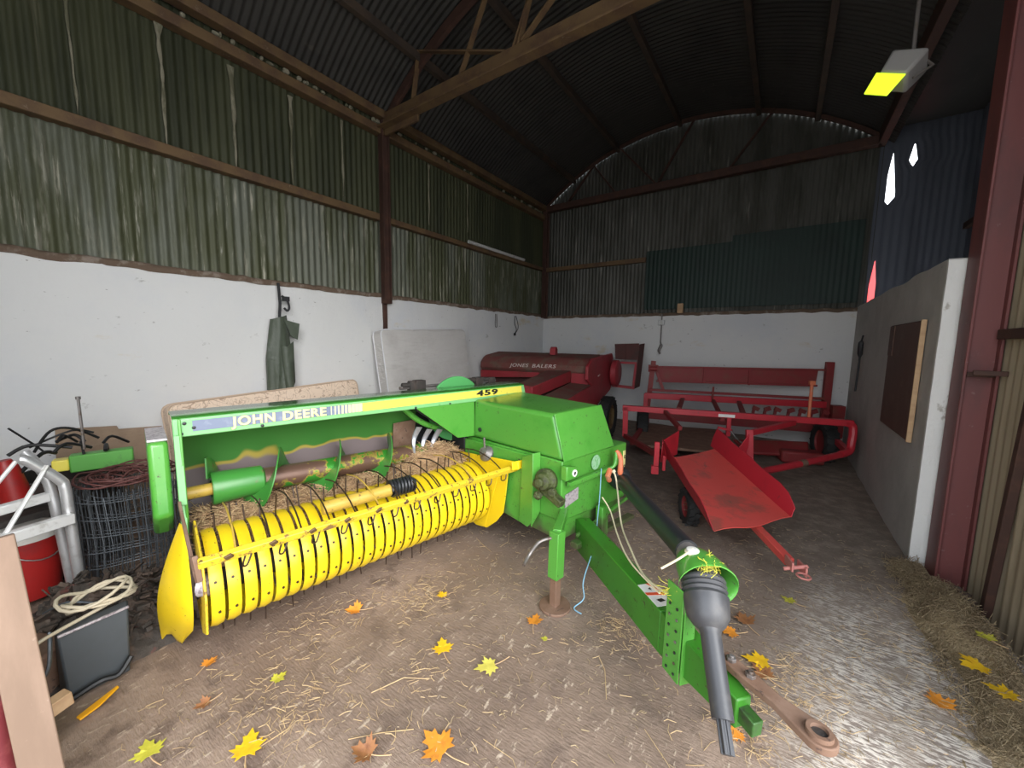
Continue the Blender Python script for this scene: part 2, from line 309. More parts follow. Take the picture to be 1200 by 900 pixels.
    def build(s, name, mat, parent=None, bevel=0.0, smooth=35, seg=2):
        bmesh.ops.recalc_face_normals(s.bm, faces=s.bm.faces)
        me = bpy.data.meshes.new(name); s.bm.to_mesh(me); s.bm.free()
        me.materials.append(MT[mat] if isinstance(mat, str) else mat)
        if smooth:
            for p in me.polygons: p.use_smooth = True
            me.set_sharp_from_angle(angle=math.radians(smooth))
        o = bpy.data.objects.new(name, me); COL.objects.link(o)
        if parent is not None: o.parent = parent
        if bevel:
            b = o.modifiers.new('edge', 'BEVEL'); b.width = bevel; b.segments = seg; b.limit_method = 'ANGLE'; b.angle_limit = math.radians(40)
        return o
def tag(o, label, cat, group=None, kind=None):
    o['label'] = label; o['category'] = cat
    if group: o['group'] = group
    if kind: o['kind'] = kind
    return o
def thing(name, label, cat, loc=(0, 0, 0), deg=0, group=None):
    o = bpy.data.objects.new(name, None); COL.objects.link(o); o.empty_display_size = .1
    o.location = loc; o.rotation_euler = (0, 0, math.radians(deg))
    return tag(o, label, cat, group)
def structure(name, loc=(0, 0, 0)):
    o = bpy.data.objects.new(name, None); COL.objects.link(o); o.location = loc; o['kind'] = 'structure'; return o
def st(o): o['kind'] = 'structure'; return o
def lettering(text, size, origin, dx, up, mat, parent, name='lettering', depth=.002, width=None, shear=0, bold=0.0):
    cu = bpy.data.curves.new('t', 'FONT'); cu.body = text; cu.size = size; cu.extrude = depth; cu.bevel_depth = bold; cu.bevel_resolution = 0; cu.space_character = 1.12 if bold else 1; cu.shear = shear
    to = bpy.data.objects.new('t', cu); COL.objects.link(to)
    dg = bpy.context.evaluated_depsgraph_get(); dg.update()
    me = bpy.data.meshes.new_from_object(to.evaluated_get(dg))
    bpy.data.objects.remove(to); bpy.data.curves.remove(cu)
    xs = [v.co.x for v in me.vertices]; x0, x1 = min(xs), max(xs)
    k = (width/(x1-x0)) if width else 1
    dx, up, o = V(dx).normalized(), V(up).normalized(), V(origin); nz = dx.cross(up)
    for v in me.vertices: v.co = o+dx*(v.co.x-x0)*k+up*v.co.y+nz*v.co.z
    me.materials.clear(); me.materials.append(MT[mat])
    ob = bpy.data.objects.new(name, me); COL.objects.link(ob); ob.parent = parent
    return ob
def smoothpts(pts, sub=6):
    pts = [V(p) for p in pts]; out = []
    for i in range(len(pts)-1):
        p0, p1, p2, p3 = pts[max(i-1, 0)], pts[i], pts[i+1], pts[min(i+2, len(pts)-1)]
        for k in range(sub):
            t = k/sub
            out.append(.5*((2*p1)+(p2-p0)*t+(2*p0-5*p1+4*p2-p3)*t*t+(3*p1-p0-3*p2+p3)*t**3))
    out.append(pts[-1]); return out

XL, XR, YB, YF = -4.68, .889, 7.95, -0.9
WH = 2.18
# ------------------------------------------------------------------ the barn
fl = MB(); n = 90
fx0, fx1, fy0, fy1 = -5.2, 1.6, YF-.1, 8.2
rows = [[(fx0+(fx1-fx0)*i/n, fy0+(fy1-fy0)*j/n, 0.010*(mnoise.noise(V((i*.21, j*.21, 3)))) + .004*mnoise.noise(V((i*.9, j*.9, 1)))-.008) for i in range(n+1)] for j in range(n+1)]
fl.sheet(rows, (0, 0, -.2)); st(fl.build('floor', 'floor', None, 0, 60))
yd = MB(); yd.b6(-30, 30, -40, YF-.1, -.2, -.012); st(yd.build('ground', 'yard'))

def masonry(name, pts_fn, nu, nv, th, mat, parent=None):
    return None
def wall_grid(o, u, L, z0, z1fn, th, mat, name, amp=.012, nrm=None, parent=None):
    """rough masonry wall: face starts at o, runs along u for L, thickened by nrm*th"""
    b = MB(); o, u, nrm = V(o), V(u), V(nrm); nu = int(L/.09)
    rows = []
    for j in range(24):
        r = []
        for i in range(nu+1):
            s_ = L*i/nu; z = z0+(z1fn(s_)-z0)*j/23
            r.append(o+u*s_+V((0, 0, z))-nrm*(amp*(mnoise.noise(V((s_*2.3, z*2.3, o.x)))+.6*mnoise.noise(V((s_*7, z*7, 2))))))
        rows.append(r)
    b.sheet(rows, nrm*th)
    return b.build(name, mat, parent, 0, 50)

wl = structure('wall_left')
wall_grid((XL, YF, 0), (0, 1, 0), YB-YF, -.05, lambda s: WH+.02+.025*mnoise.noise(V((s*1.7, 0, 5)))+.018*mnoise.noise(V((s*6, 0, 9))), .35, 'wash', 'masonry', nrm=(-1, 0, 0), parent=wl)
lb = MB(); k = 120
lb.sheet([[(XL+dx_, YF+(YB-YF)*i/k, WH+dz_+.02*mnoise.noise(V((i*.35, dx_*9, 1)))+.012*mnoise.noise(V((i*.9, 4, dz_*20)))) for i in range(k+1)] for dx_, dz_ in ((-.05, .06), (.0, .055), (.018, .03), (.008, -.005))], (-.05, 0, 0))
lb.build('mortar_ledge', 'ledge', wl, 0, 60)

def corrugated(name, o, u, L, zlo, zhi, nrm, mat, parent, pitch=.076, amp=.0095, nz=1, edge=None, th=.003):
    b = MB(); o, u, nrm = V(o), V(u), V(nrm); n = max(2, int(round(L/pitch*6)))
    rows = []
    for j in range(nz+1):
        r = []
        for i in range(n+1):
            s_ = L*i/n
            lo = zlo(s_) if callable(zlo) else zlo; hi = zhi(s_) if callable(zhi) else zhi
            z = lo+(hi-lo)*j/nz; e = 0
            if edge: e = edge(s_/L, z)
            ph = (o.dot(u)+s_)/pitch*2*PI
            r.append(o+u*(s_+e)+V((0, 0, z))+nrm*amp*math.sin(ph))
        rows.append(r)
    b.sheet(rows, nrm*th)
    return b.build(name, mat, parent, 0, 60)
ZG, ZE = 3.255, 4.46
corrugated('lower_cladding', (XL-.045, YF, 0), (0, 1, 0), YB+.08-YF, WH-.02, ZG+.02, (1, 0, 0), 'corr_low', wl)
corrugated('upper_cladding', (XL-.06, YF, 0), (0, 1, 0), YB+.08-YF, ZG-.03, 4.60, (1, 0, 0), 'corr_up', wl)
# lime runs down the lapped sheets
random.seed(5)
def lime(y, z0, z1, w, x=XL-.032):
    b = MB(); m = 40; rows = []
    for j in range(m+1):
        z = z1+(z0-z1)*j/m; ww = w*(.25+1.1*abs(mnoise.noise(V((y*7, z*3.1, 1))))+.6*max(0, 1-j/5))*(1 if j < m-8 else max(.15, (m-j)/8))
        rows.append([(x+.006*(1-abs(q)), y+q*ww+.012*mnoise.noise(V((z*4, y, 7))), z) for q in (-1, -.4, .4, 1)])
    b.sheet(rows, (-.012, 0, 0)); b.build('lime_run', 'lime', wl, 0, 60)
for y, a, c, w in [(.68, 3.3, 4.2, .018), (1.225, 3.3, 4.33, .03), (1.77, 3.3, 4.28, .03), (2.33, 3.3, 4.28, .026), (2.95, 3.4, 4.3, .016), (4.4, 3.4, 4.3, .018), (5.3, 3.5, 4.3, .014)]:
    lime(y, a, c, w)
b = MB(); b.b6(XL-.06, XL+.055, YF, 3.42, ZG-.045, ZG+.045); b.build('girt', 'beam', wl, .006)
b = MB(); b.b6(XL-.06, XL+.05, 3.56, YB-.1, ZG-.04, ZG+.035); b.build('girt', 'beam', wl, .006)
b = MB(); b.cyl((XL+.08, 5.2, ZG+.05), (XL+.08, 6.95, ZG+.05), .028, n=10); b.build('pale_pipe', 'alu', wl)
b = MB(); b.b6(XL-.05, XL+.07, YF, YB, 4.33, 4.43); b.build('eave_beam', 'beam', wl, .008)
b = MB(); b.b6(XL-.02, XL+.10, YF, YB, 4.53, 4.63); b.build('eave_beam', 'beam', wl, .008)
random.seed(8)
b = MB()
for i in range(60):
    y = YF+random.random()*(YB-YF-.3); w = .02+.05*random.random(); h = .02+.03*random.random()
    b.sheet([[(XL+.06+.012*math.sin(PI*p/4)*math.sin(PI*q/4), y+w*(p/4-.5)*(1 if 0 < q < 4 else .6), 4.445+h*(q/4)) for p in range(5)] for q in range(5)], (-.02, 0, 0))
b.build('eave_light_spot', 'lime', wl, 0, 70)  # pale blobs stand in for light showing between the eave beams
def post(x, y, z0, z1, nm='post', mat='beam_dark', parent=wl, w=.11):
    b = MB(); b.b6(x-.006, x+.006, y-w/2, y+w/2, z0, z1); b.b6(x-.05, x+.05, y-w/2, y-w/2+.012, z0, z1); b.b6(x-.05, x+.05, y+w/2-.012, y+w/2, z0, z1)
    return b.build(nm, mat, parent, .002)
post(XL+.06, 3.50, 2.1, 4.5)
b = MB(); b.b6(XL-.02, XL+.03, 3.47, 3.53, 0, 2.15); b.build('post_foot', 'beam_dark', wl, .003)
post(XL+.07, 7.86, 2.15, 4.5, w=.13)

wb = structure('wall_back')
wall_grid((XL-.3, YB, 0), (1, 0, 0), XR+.3-XL, -.05, lambda s: WH-.02+.02*mnoise.noise(V((s*1.7, 0, 15))), .35, 'wash', 'masonry', nrm=(0, 1, 0), parent=wb)
lb = MB()
lb.sheet([[(XL+(XR-XL)*i/k, YB-dy_, WH-.03+dz_+.02*mnoise.noise(V((i*.3, dy_*9, 11)))) for i in range(k+1)] for dy_, dz_ in ((-.06, .05), (0, .05), (.02, .025), (.01, -.01))], (0, .05, 0))
lb.build('mortar_ledge', 'ledge', wb, 0, 60)
RC = (XL+.99)/2; HW = (0.99-XL)/2; RISE = 1.05; ZEV = 4.62
RR = (HW*HW+RISE*RISE)/(2*RISE); ZC = ZEV+RISE-RR
def roofz(x): return ZC+math.sqrt(max(RR*RR-(x-RC)**2, 0))
corrugated('gable_cladding', (XL-.08, YB+.03, 0), (1, 0, 0), 1.07-XL, WH-.03, lambda s: roofz(max(XL, XL-.08+s))-.004-.022*max(0, mnoise.noise(V((s*1.3, 2, 0)))+.15), (0, -1, 0), 'corr_back', wb)
b = MB(); b.b6(XL+.05, -2.35, YB-.06, YB+.02, 3.20, 3.29); b.build('girt', 'beam', wb, .006)
b = MB(); b.b6(XL, .95, YB-.14, YB-.02, 4.50, 4.63); b.build('tie_beam', 'beam_dark', wb, .006)
for x0, z0, x1, z1 in [(-4.1, 4.6, -3.5, 5.25), (-3.0, 5.5, -2.2, 4.6), (-2.2, 4.6, -1.6, 5.6), (-.4, 5.4, -1.0, 4.6), (-3.5, 5.25, -3.0, 4.6)]:
    b = MB(); b.bar((x0, YB-.1, z0), (x1, YB-.1, z1), .03, .05, (0, 1, 0)); b.build('gable_web', 'beam_dark', wb, .003)
b = MB(); arc = [(XL+(.99-XL)*i/40) for i in range(41)]
b.sheet([[(x, YB-.10, roofz(x)-.02), (x, YB-.10, roofz(x)-.085)] for x in arc], (0, .04, 0)); b.build('gable_arch', 'beam_dark', wb, 0)

# right: low masonry partition, pillar, upper cladding, tan sheets near the doorway
wr = structure('wall_right')
wall_grid((XR, 3.95, 0), (0, 1, 0), YB+.12-3.95, -.05, lambda s: WH+.03+.02*mnoise.noise(V((s*2, 0, 25))), .095, 'render_grey', 'masonry', nrm=(1, 0, 0), parent=wr, amp=.008)
b = MB()
b.sheet([[(XR-.004+.1*q/4, 3.935+.012*mnoise.noise(V((q*.8, j*.6, 2))), -.05+(WH+.07)*j/22) for q in range(5)] for j in range(23)], (0, .03, 0)); b.build('painted_end', 'white_paint', wr, 0, 60)
def taper(y, z, c, z0, z1, w, lean=0):
    if z <= z0 or z >= z1: return -.03
    t = (z-z0)/(z1-z0); return w*min(1, (1-t)*1.25)*min(1, t*9+.2)
def g_red(z): return taper(0, z, 0, 2.22, 2.93, .055)
def g_long(z): return taper(0, z, 0, 3.70, 4.40, .062)
def g_short(z): return taper(0, z, 0, 4.18, 4.50, .045)
def lean_sheet(x0, x1, ga, gb, off):
    def e(t, z): return (ga(z) if ga else 0)*(1-t)-(gb(z) if gb else 0)*t
    corrugated('side_bay_cladding', (x0, YB+.03+off, 0), (1, 0, 0), x1-x0, 0, 4.8, (0, -1, 0), 'clad_blue', wb, nz=70, edge=e, amp=.004)
lean_sheet(.93, 1.03, None, g_red, 0); lean_sheet(1.03, 1.095, g_red, g_long, .012); lean_sheet(1.095, 1.31, g_long, g_short, 0); lean_sheet(1.31, 1.95, g_short, None, .012)
corrugated('side_bay_wall', (1.93, 3.8, 0), (0, 1, 0), YB+.1-3.8, 0, 4.8, (-1, 0, 0), 'clad_blue', wr)
b = MB(); b.b6(.90, 1.95, 3.86, YB+.06, 4.74, 4.78); b.build('side_bay_roof', 'roof', wr)
b = MB(); b.b6(1.08, 1.95, 3.86, 3.89, 0, 4.8); b.build('side_bay_front', 'clad_blue', wr)
b = MB(); b.b6(.90, .99, 3.9, YB, 4.50, 4.74); b.build('eave_beam', 'beam_dark', wr, .006)
b = MB(); b.b6(1.86, 1.92, 3.9, 7.9, 3.2, 3.28); b.build('girt', 'beam_dark', wr, .004)
b = MB(); b.b6(.962, 1.11, 3.74, 3.755, 0, 4.65); b.b6(.962, .976, 3.69, 3.90, 0, 4.65); b.b6(1.10, 1.115, 3.69, 3.88, 0, 4.65)
b.build('steel_column', 'redsteel', wr, .003)
b = MB(); b.b6(.98, 1.12, 3.70, 3.76, 1.42, 1.45); b.bar((.985, 3.63, 1.45), (1.12, 3.60, 1.45), .02, .03); b.build('column_bolt_plate', 'beam_dark', wr, .003)
d1 = structure('door_1', (1.135, 0, 0))
corrugated('sheet', (0, 1.7, 0), (0, 1, 0), 2.15, -.06, 4.6, (-1, 0, 0), 'clad', d1, pitch=.09, amp=.010)
b = MB(); b.b6(-.055, -.015, 1.7, 3.7, 1.66, 1.72); b.build('rail', 'beam_dark', d1, .004)
b = MB(); b.bar((-.035, 3.36, .03), (-.035, 3.20, 1.7), .05, .04, (1, 0, 0)); b.build('stile', 'beam_dark', d1, .004)
b = MB(); b.bar((-.035, 2.2, .03), (-.035, 2.2, 4.5), .05, .04, (1, 0, 0)); b.build('stile', 'beam_dark', d1, .004)
b = MB(); b.b6(-.06, -.012, 1.7, 3.2, 1.20, 1.30); b.build('lock_rail', 'beam_dark', d1, .004)
b = MB(); b.b6(.7, 1.3, YF, 3.7, 4.5, 4.62); b.build('door_track', 'beam_dark', d1, .004)
o = MB(); o.b6(.7, 2.4, 10.0, 10.05, 0, 3.55); st(o.build('red_glow_board', 'outside_red'))  # red board added outside so the corner gap glows red

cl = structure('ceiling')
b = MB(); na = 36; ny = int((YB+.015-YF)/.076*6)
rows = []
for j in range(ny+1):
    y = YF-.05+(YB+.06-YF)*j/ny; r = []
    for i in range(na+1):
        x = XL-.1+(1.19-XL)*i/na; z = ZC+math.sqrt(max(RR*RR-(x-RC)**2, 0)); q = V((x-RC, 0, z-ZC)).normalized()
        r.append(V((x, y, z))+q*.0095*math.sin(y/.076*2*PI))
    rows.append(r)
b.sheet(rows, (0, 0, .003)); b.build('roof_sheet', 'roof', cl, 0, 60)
for x in (-3.96, -3.0, -1.85, -.62, .17):
    b = MB(); z = roofz(x)-.06; b.b6(x-.035, x+.035, YF, YB-.03, z-.05, z+.045); b.build('purlin', 'purlin', cl, .004)
TY = 3.5
b = MB(); b.b6(XL+.05, .98, TY-.012, TY+.012, 4.40, 4.60); b.b6(XL+.05, .98, TY-.11, TY+.012, 4.385, 4.41); b.build('truss_chord', 'beam', cl, .003)
b = MB(); xs = [XL+.05+(.93-XL)*i/30 for i in range(31)]
b.sheet([[(x, TY+.03, roofz(x)-.06), (x, TY+.03, roofz(x)-.18)] for x in xs], (0, .05, 0)); b.build('truss_arch', 'beam_dark', cl, 0)
for x0, z0, x1, z1 in [(-4.05, 4.58, -3.93, 5.12), (-3.25, 4.58, -2.80, 5.4), (-2.45, 4.58, -2.15, 5.5), (-1.5, 4.58, -1.3, 5.5), (-3.9, 5.1, -2.6, 4.6), (-2.1, 5.45, -2.5, 4.6), (-1.3, 5.4, -2.4, 4.62)]:
    b = MB(); b.bar((x0, TY+.02, z0), (x1, TY+.02, z1), .02, .06, (0, 1, 0)); b.build('truss_web', 'beam', cl, .002)
b = MB(); b.bar((XL+.1, TY, 4.42), (XL+.75, TY, 4.42), .03, .22); b.build('gusset', 'beam', cl, .004)
hf = structure('wall_front')
corrugated('gable_cladding', (XL, YF-.02, 0), (1, 0, 0), 1.1-XL, 4.3, lambda s: roofz(min(XL+s, .98))-.02, (0, 1, 0), 'corr_back', hf)
corrugated('front_light_block', (XL, YF-.02, 0), (1, 0, 0), 3.2, 0, 4.35, (0, 1, 0), 'corr_low', hf)  # unseen sheet added to cut daylight from the front left

# ------------------------------------------------------------------ green baler
BAL = thing('square_baler', 'green and yellow small square baler with a wide yellow tined pickup in mid shed', 'baler', (-1.02, 1.95, 0), math.degrees(math.atan2(-.181, .983)))
def L(a, b_, z): return V((a, -b_, z))
def bx(mb, a0, a1, b0, b1, z0, z1): return mb.b6(a0, a1, -b0, -b1, z0, z1)
def hull(mb, bot, top): # two quads
    n_ = len(bot); return mb.faces(list(bot)+list(top), [tuple(range(n_))[::-1], tuple(range(n_, 2*n_))]+[(i, (i+1) % n_, n_+(i+1) % n_, n_+i) for i in range(n_)])
FA = -.16; BL_, BR_ = -.24, -1.08
b = MB(); hull(b, [L(FA, BL_, .40), L(FA, BR_, .34), L(-1.2, BR_, .36), L(-1.2, BL_, .40)], [L(FA, BL_, .815), L(FA, BR_, .80), L(-1.2, BR_, .80), L(-1.2, BL_, .80)])
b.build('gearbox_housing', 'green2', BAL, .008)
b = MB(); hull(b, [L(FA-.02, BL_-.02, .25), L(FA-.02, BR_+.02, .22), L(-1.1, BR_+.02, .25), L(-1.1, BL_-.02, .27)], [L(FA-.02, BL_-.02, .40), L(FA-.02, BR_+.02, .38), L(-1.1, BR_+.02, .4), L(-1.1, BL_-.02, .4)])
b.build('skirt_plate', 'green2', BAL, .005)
b = MB(); b.plate([L(-.14, -.33, .20), L(-.14, -1.12, .17), L(-.14, -1.12, .20), L(-.14, -.33, .24)], .06); b.bar(L(-.11, -.36, .28), L(-.11, -1.05, .36), .02, .02); b.build('lower_lip', 'green2', BAL, .003)
# hood
b = MB(); hb = [L(FA+.004, BL_-.003, .815), L(FA+.004, -.865, .812), L(-1.13, -.92, .812), L(-1.13, BL_-.003, .805)]
ht = [L(-.25, BL_-.003, 1.12), L(-.22, -.76, 1.135), L(-1.11, -.82, 1.14), L(-1.09, BL_-.003, 1.12)]
hull(b, hb, ht); b.build('engine_hood', 'green', BAL, .028, seg=4)
b = MB(); q = [hb[0], hb[1], ht[1], ht[0]]; b.plate([p+V((.004, 0, 0)) for p in q], (.006, 0, .002)); b.build('hood_front', 'green', BAL, .003)
# side flange, hub, lever, lugs
b = MB(); b.plate([L(-.48, -.19, .79), L(-.36, -.17, .84), L(-.35, -.17, .36), L(-.40, -.17, .30), L(-.50, -.19, .30)], .01)
b.plate([L(-.36, -.17, .84), L(-.345, -.235, .84), L(-.335, -.235, .42), L(-.36, -.17, .31)], .008); b.build('side_flange', 'green', BAL, .004)
b = MB(); b.lathe([(0, 0), (0, .075), (.05, .085), (.07, .06), (.10, .055), (.11, .03), (.14, .03), (.14, 0)], L(-.27, -.24, .665), L(.15, 1, .1), 22)
for i in range(9):
    t = i*2.1; b.box(L(-.25+.07*math.cos(t), -.17+.012*(i % 3), .62+.05*math.sin(t)), (.05, .04, .04), Euler((t, .6*t, .3)).to_matrix())
b.bar(L(-.36, -.2, .64), L(-.12, -.2, .55), .06, .05); b.build('greasy_hub', MT['dark_hub'] if 'dark_hub' in MT else M('greasy_green', (0.06, 0.075, 0.02), .6, 0, [('noise', 20, .45, .65, (0.03, .03, .015))], bump=(30, .8, .02)), BAL, .006)
b = MB(); b.plate([L(FA+.005, -.215, .80), L(FA+.005, -.335, .775), L(FA+.005, -.345, .70), L(FA+.005, -.215, .70)], (.055, 0, 0)); b.build('lug', 'green', BAL, .008)
b = MB(); b.lathe([(0, .012), (0, .024), (.006, .024), (.006, .012)], L(FA+.060, -.295, .742), L(1, 0, 0), 16); b.build('lug_eye', 'decal_white', BAL)
b = MB(); b.cyl(L(FA+.060, -.295, .742), L(FA+.062, -.295, .742), .013, n=14); b.build('lug_hole', 'black', BAL)
b = MB(); b.bar(L(-.12, -.26, .665), L(-.11, -.74, .665), .025, .03); b.tube(smoothpts([L(-.11, -.72, .665), L(-.08, -.77, .70), L(-.09, -.80, .79)], 5), .014, 8); b.build('brake_lever', 'green2', BAL, .003)
b = MB(); b.tube(smoothpts([L(-.09, -.80, .80), L(-.06, -.815, .74), L(-.05, -.80, .65), L(-.06, -.81, .60)], 5), [.014, .016, .02, .02, .02, .018, .018, .018, .02, .02, .022, .02, .018, .016, .014, .01], 8); b.tube([L(-.09, -.72, .67), L(-.07, -.66, .64), L(-.08, -.70, .60)], .02, 8); b.build('handle_wrap', 'orange', BAL)
b = MB(); b.lathe([(0, .0), (0, .055), (.002, .055), (.002, 0)], L(FA+.012, -.62, .735), L(1, 0, 0), 20); b.build('round_sticker', M('round_sticker', (0.28, .5, .3), .4, 0, [('noise', 40, .5, .6, (.1, .35, .1))]), BAL)
b = MB(); b.plate([L(FA+.004, -.275, .58), L(FA+.004, -.275, .49), L(FA+.004, -.42, .515), L(FA+.004, -.42, .60)], (.005, 0, 0)); b.build('serial_plate', 'silver', BAL)
b = MB(); b.b6(FA+.001, FA+.008, 1.025, 1.06, .57, .74); b.build('pictogram_sticker', 'decal_pale', BAL, .002)
for z in (.61, .69):
    b = MB(); b.lathe([(0, .008), (0, .014), (.002, .014), (.002, .008)], L(FA+.009, -1.043, z), L(1, 0, 0), 14); b.build('pictogram', 'black_letter', BAL)
random.seed(3)
# left side of the housing, seen below the hood
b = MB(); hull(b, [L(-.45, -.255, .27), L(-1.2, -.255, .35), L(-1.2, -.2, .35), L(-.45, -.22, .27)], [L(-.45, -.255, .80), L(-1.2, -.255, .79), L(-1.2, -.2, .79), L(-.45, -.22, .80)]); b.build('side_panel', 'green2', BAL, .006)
b = MB(); b.lathe([(0, 0), (0, .06), (.02, .065), (.05, .03), (.07, .03), (.07, 0)], L(-.86, -.2, .72), L(0, 1, .6), 18); b.cyl(L(-.86, -.17, .72), L(-.86, -.16, .86), .008, n=8); b.build('pivot_cap', 'steel', BAL)
b = MB(); b.cyl(L(-1.0, -.236, .885), L(-1.0, -.228, .885), .018, n=12); b.build('hood_grommet', 'black', BAL)
# feeder housing: front strip, top, end plate, back trough
b = MB(); b.plate([L(-1.10, 1.62, 1.108), L(-1.10, -.86, 1.098), L(-1.10, -.83, 1.203), L(-1.10, 1.62, 1.198)], (.016, 0, 0)); b.build('front_rail', 'green_lip', BAL, .006)
b = MB(); b.sheet([[L(a, 1.62, z), L(a, -.83, z+.004)] for a, z in ((-1.085, 1.196), (-1.105, 1.203), (-1.14, 1.206), (-1.30, 1.207), (-1.315, 1.19))], (0, 0, .004)); b.build('feeder_top', 'green_gloss', BAL, 0, 50)
b = MB(); prof = [(-1.105, 1.19), (-1.28, 1.185), (-1.36, 1.12), (-1.44, .97), (-1.47, .82), (-1.46, .68), (-1.40, .58), (-1.25, .54), (-1.05, .53)]
b.sheet([[L(a, 1.60-1.5*i/40, z) for i in range(41)] for a, z in prof], (-.012, 0, -.004)); b.build('trough_back', 'green_trough', BAL, 0, 60)
b = MB(); b.plate([L(-1.06, 1.60, 1.11), L(-1.03, 1.60, .72), L(-1.15, 1.60, .48), L(-1.5, 1.60, .48), L(-1.32, 1.60, 1.195), L(-1.08, 1.60, 1.2)], (0, .012, 0)); b.build('end_plate', 'green', BAL, .003)
b = MB(); b.bar(L(-1.085, 1.605, 1.12), L(-1.055, 1.605, .78), .045, .03); b.bar(L(-1.055, 1.605, .78), L(-1.0, 1.61, .52), .025, .02); b.build('end_post', 'green_lip', BAL, .003)
b = MB(); b.plate([L(-1.07, 1.64, 1.10), L(-1.05, 1.64, .93), L(-1.04, 1.64, .74), L(-1.22, 1.64, .60), L(-1.45, 1.64, .60), L(-1.5, 1.64, 1.10)], (0, -.075, 0)); b.build('chain_guard', 'green', BAL, .02, seg=3)
b = MB(); b.box(L(-1.26, 1.677, 1.106), (.34, .075, .012)); b.build('chain_guard_lid', 'silver', BAL, .003)
random.seed(4)
for a, bb, z in [(-1.083, 1.575, 1.175), (-1.083, 1.59, 1.125), (-1.083, 1.25, 1.118), (-1.083, .3, 1.112), (-1.083, 0.0, 1.11), (-1.083, 1.54, 1.15)]:
    b = MB(); b.lathe([(0, 0), (0, .009), (.005, .008), (.007, 0)], L(a, bb, z), L(1, 0, 0), 8); b.build('rivet', 'black', BAL)
# decals on the front rail
x0 = -1.0825
b = MB(); b.plate([L(x0, 1.545, 1.132), L(x0, .69, 1.132), L(x0, .69, 1.186), L(x0, 1.545, 1.186)], (.002, 0, 0)); b.build('decal_band', 'decal_blue', BAL)
b = MB(); b.plate([L(x0, .69, 1.132), L(x0, -.80, 1.138), L(x0, -.79, 1.196), L(x0, .69, 1.186)], (.002, 0, 0)); b.build('decal_stripe', 'decal_yellow', BAL)
for i in range(9):
    w = .004+.0022*i; bb = .885-.0225*i
    b = MB(); b.plate([L(x0+.002, bb+w/2, 1.133), L(x0+.002, bb-w/2, 1.133), L(x0+.002, bb-w/2, 1.186), L(x0+.002, bb+w/2, 1.186)], (.001, 0, 0)); b.build('decal_bar', 'cream', BAL)
lettering('JOHN', .070, L(x0+.004, 1.390, 1.1355), (0, 1, 0), (0, 0, 1), 'cream', BAL, 'maker_lettering', .0015, .203, 0, .0026)
lettering('DEERE', .070, L(x0+.004, 1.150, 1.1355), (0, 1, 0), (0, 0, 1), 'cream', BAL, 'maker_lettering', .0015, .236, 0, .0026)
lettering('459', .062, L(x0+.004, .0-.262, 1.148), (0, 1, .0), (0, 0, 1), 'black_letter', BAL, 'model_lettering', .0015, .235, 0, .0020)
b = MB(); b.plate([L(-1.085, .30, 1.108), L(-1.085, -.235, 1.106), L(-1.085, -.235, .82), L(-1.085, -.07, .83)], (.012, 0, 0)); b.build('gusset_panel', 'green', BAL, .003)
# auger
AX, AZ = -1.28, .758
b = MB(); b.cyl(L(AX, 1.46, AZ), L(AX, .12, AZ-.045), .068, n=26); b.build('auger_tube', 'auger', BAL)
b = MB(); b.cyl(L(AX, 1.6, AZ), L(AX, 1.44, AZ), .034, n=18); b.build('auger_shaft', 'ochre', BAL)
b = MB(); b.lathe([(0, .05), (0, .088), (.01, .092), (.24, .08), (.25, .066)], L(AX, 1.47, AZ), L(0, -1, 0), 26); b.build('auger_sleeve', 'flight', BAL)
b = MB(); rows = []; ns = 150
for i in range(ns+1):
    t = i/ns; bb = 1.49-1.33*t; th = PI/2-2*PI*(bb-1.13)/.36; r2 = .178
    rows.append([L(AX+r*math.cos(th), bb, AZ-.04*t+r*math.sin(th)) for r in (.06, r2)])
b.sheet(rows, (0, .007, 0)); b.build('auger_flight', 'flight', BAL, 0, 60)
# packer fingers, cross arm, dark inlet
for (b0, z0, b1, z1, w) in [(.198, .935, .245, .74, .045), (.106, .905, .178, .70, .045), (.01, .89, .10, .68, .05)]:
    b = MB(); pts = [(L(-1.20-.05*math.sin(PI*t), b0+(b1-b0)*t**1.5, z0+(z1-z0)*t), w*(1-.75*t**1.6)) for t in [i/8 for i in range(9)]]
    b.sheet([[p+V((0, -ww/2, .004)), p+V((.012, 0, 0)), p+V((0, ww/2, -.004))] for p, ww in pts], (-.012, 0, 0)); b.build('packer_finger', 'finger', BAL, 0, 50)
b = MB(); b.tube(smoothpts([L(-1.25, .31, 1.09), L(-1.24, .20, .99), L(-1.23, .10, .93), L(-1.24, .02, .90)], 5), .022, 10); b.build('packer_arm', 'green2', BAL)
b = MB(); b.bar(L(-1.2, .22, 1.09), L(-1.15, -.12, .84), .03, .05); b.build('packer_link', 'black', BAL, .004)
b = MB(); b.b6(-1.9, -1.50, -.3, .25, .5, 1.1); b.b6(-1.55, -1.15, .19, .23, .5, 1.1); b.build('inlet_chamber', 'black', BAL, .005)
b = MB(); b.plate([L(-1.42, .30, .94), L(-1.42, .10, .95), L(-1.44, .12, .72), L(-1.44, .30, .72)], .01); b.build('inlet_plate', 'rust', BAL, .003)
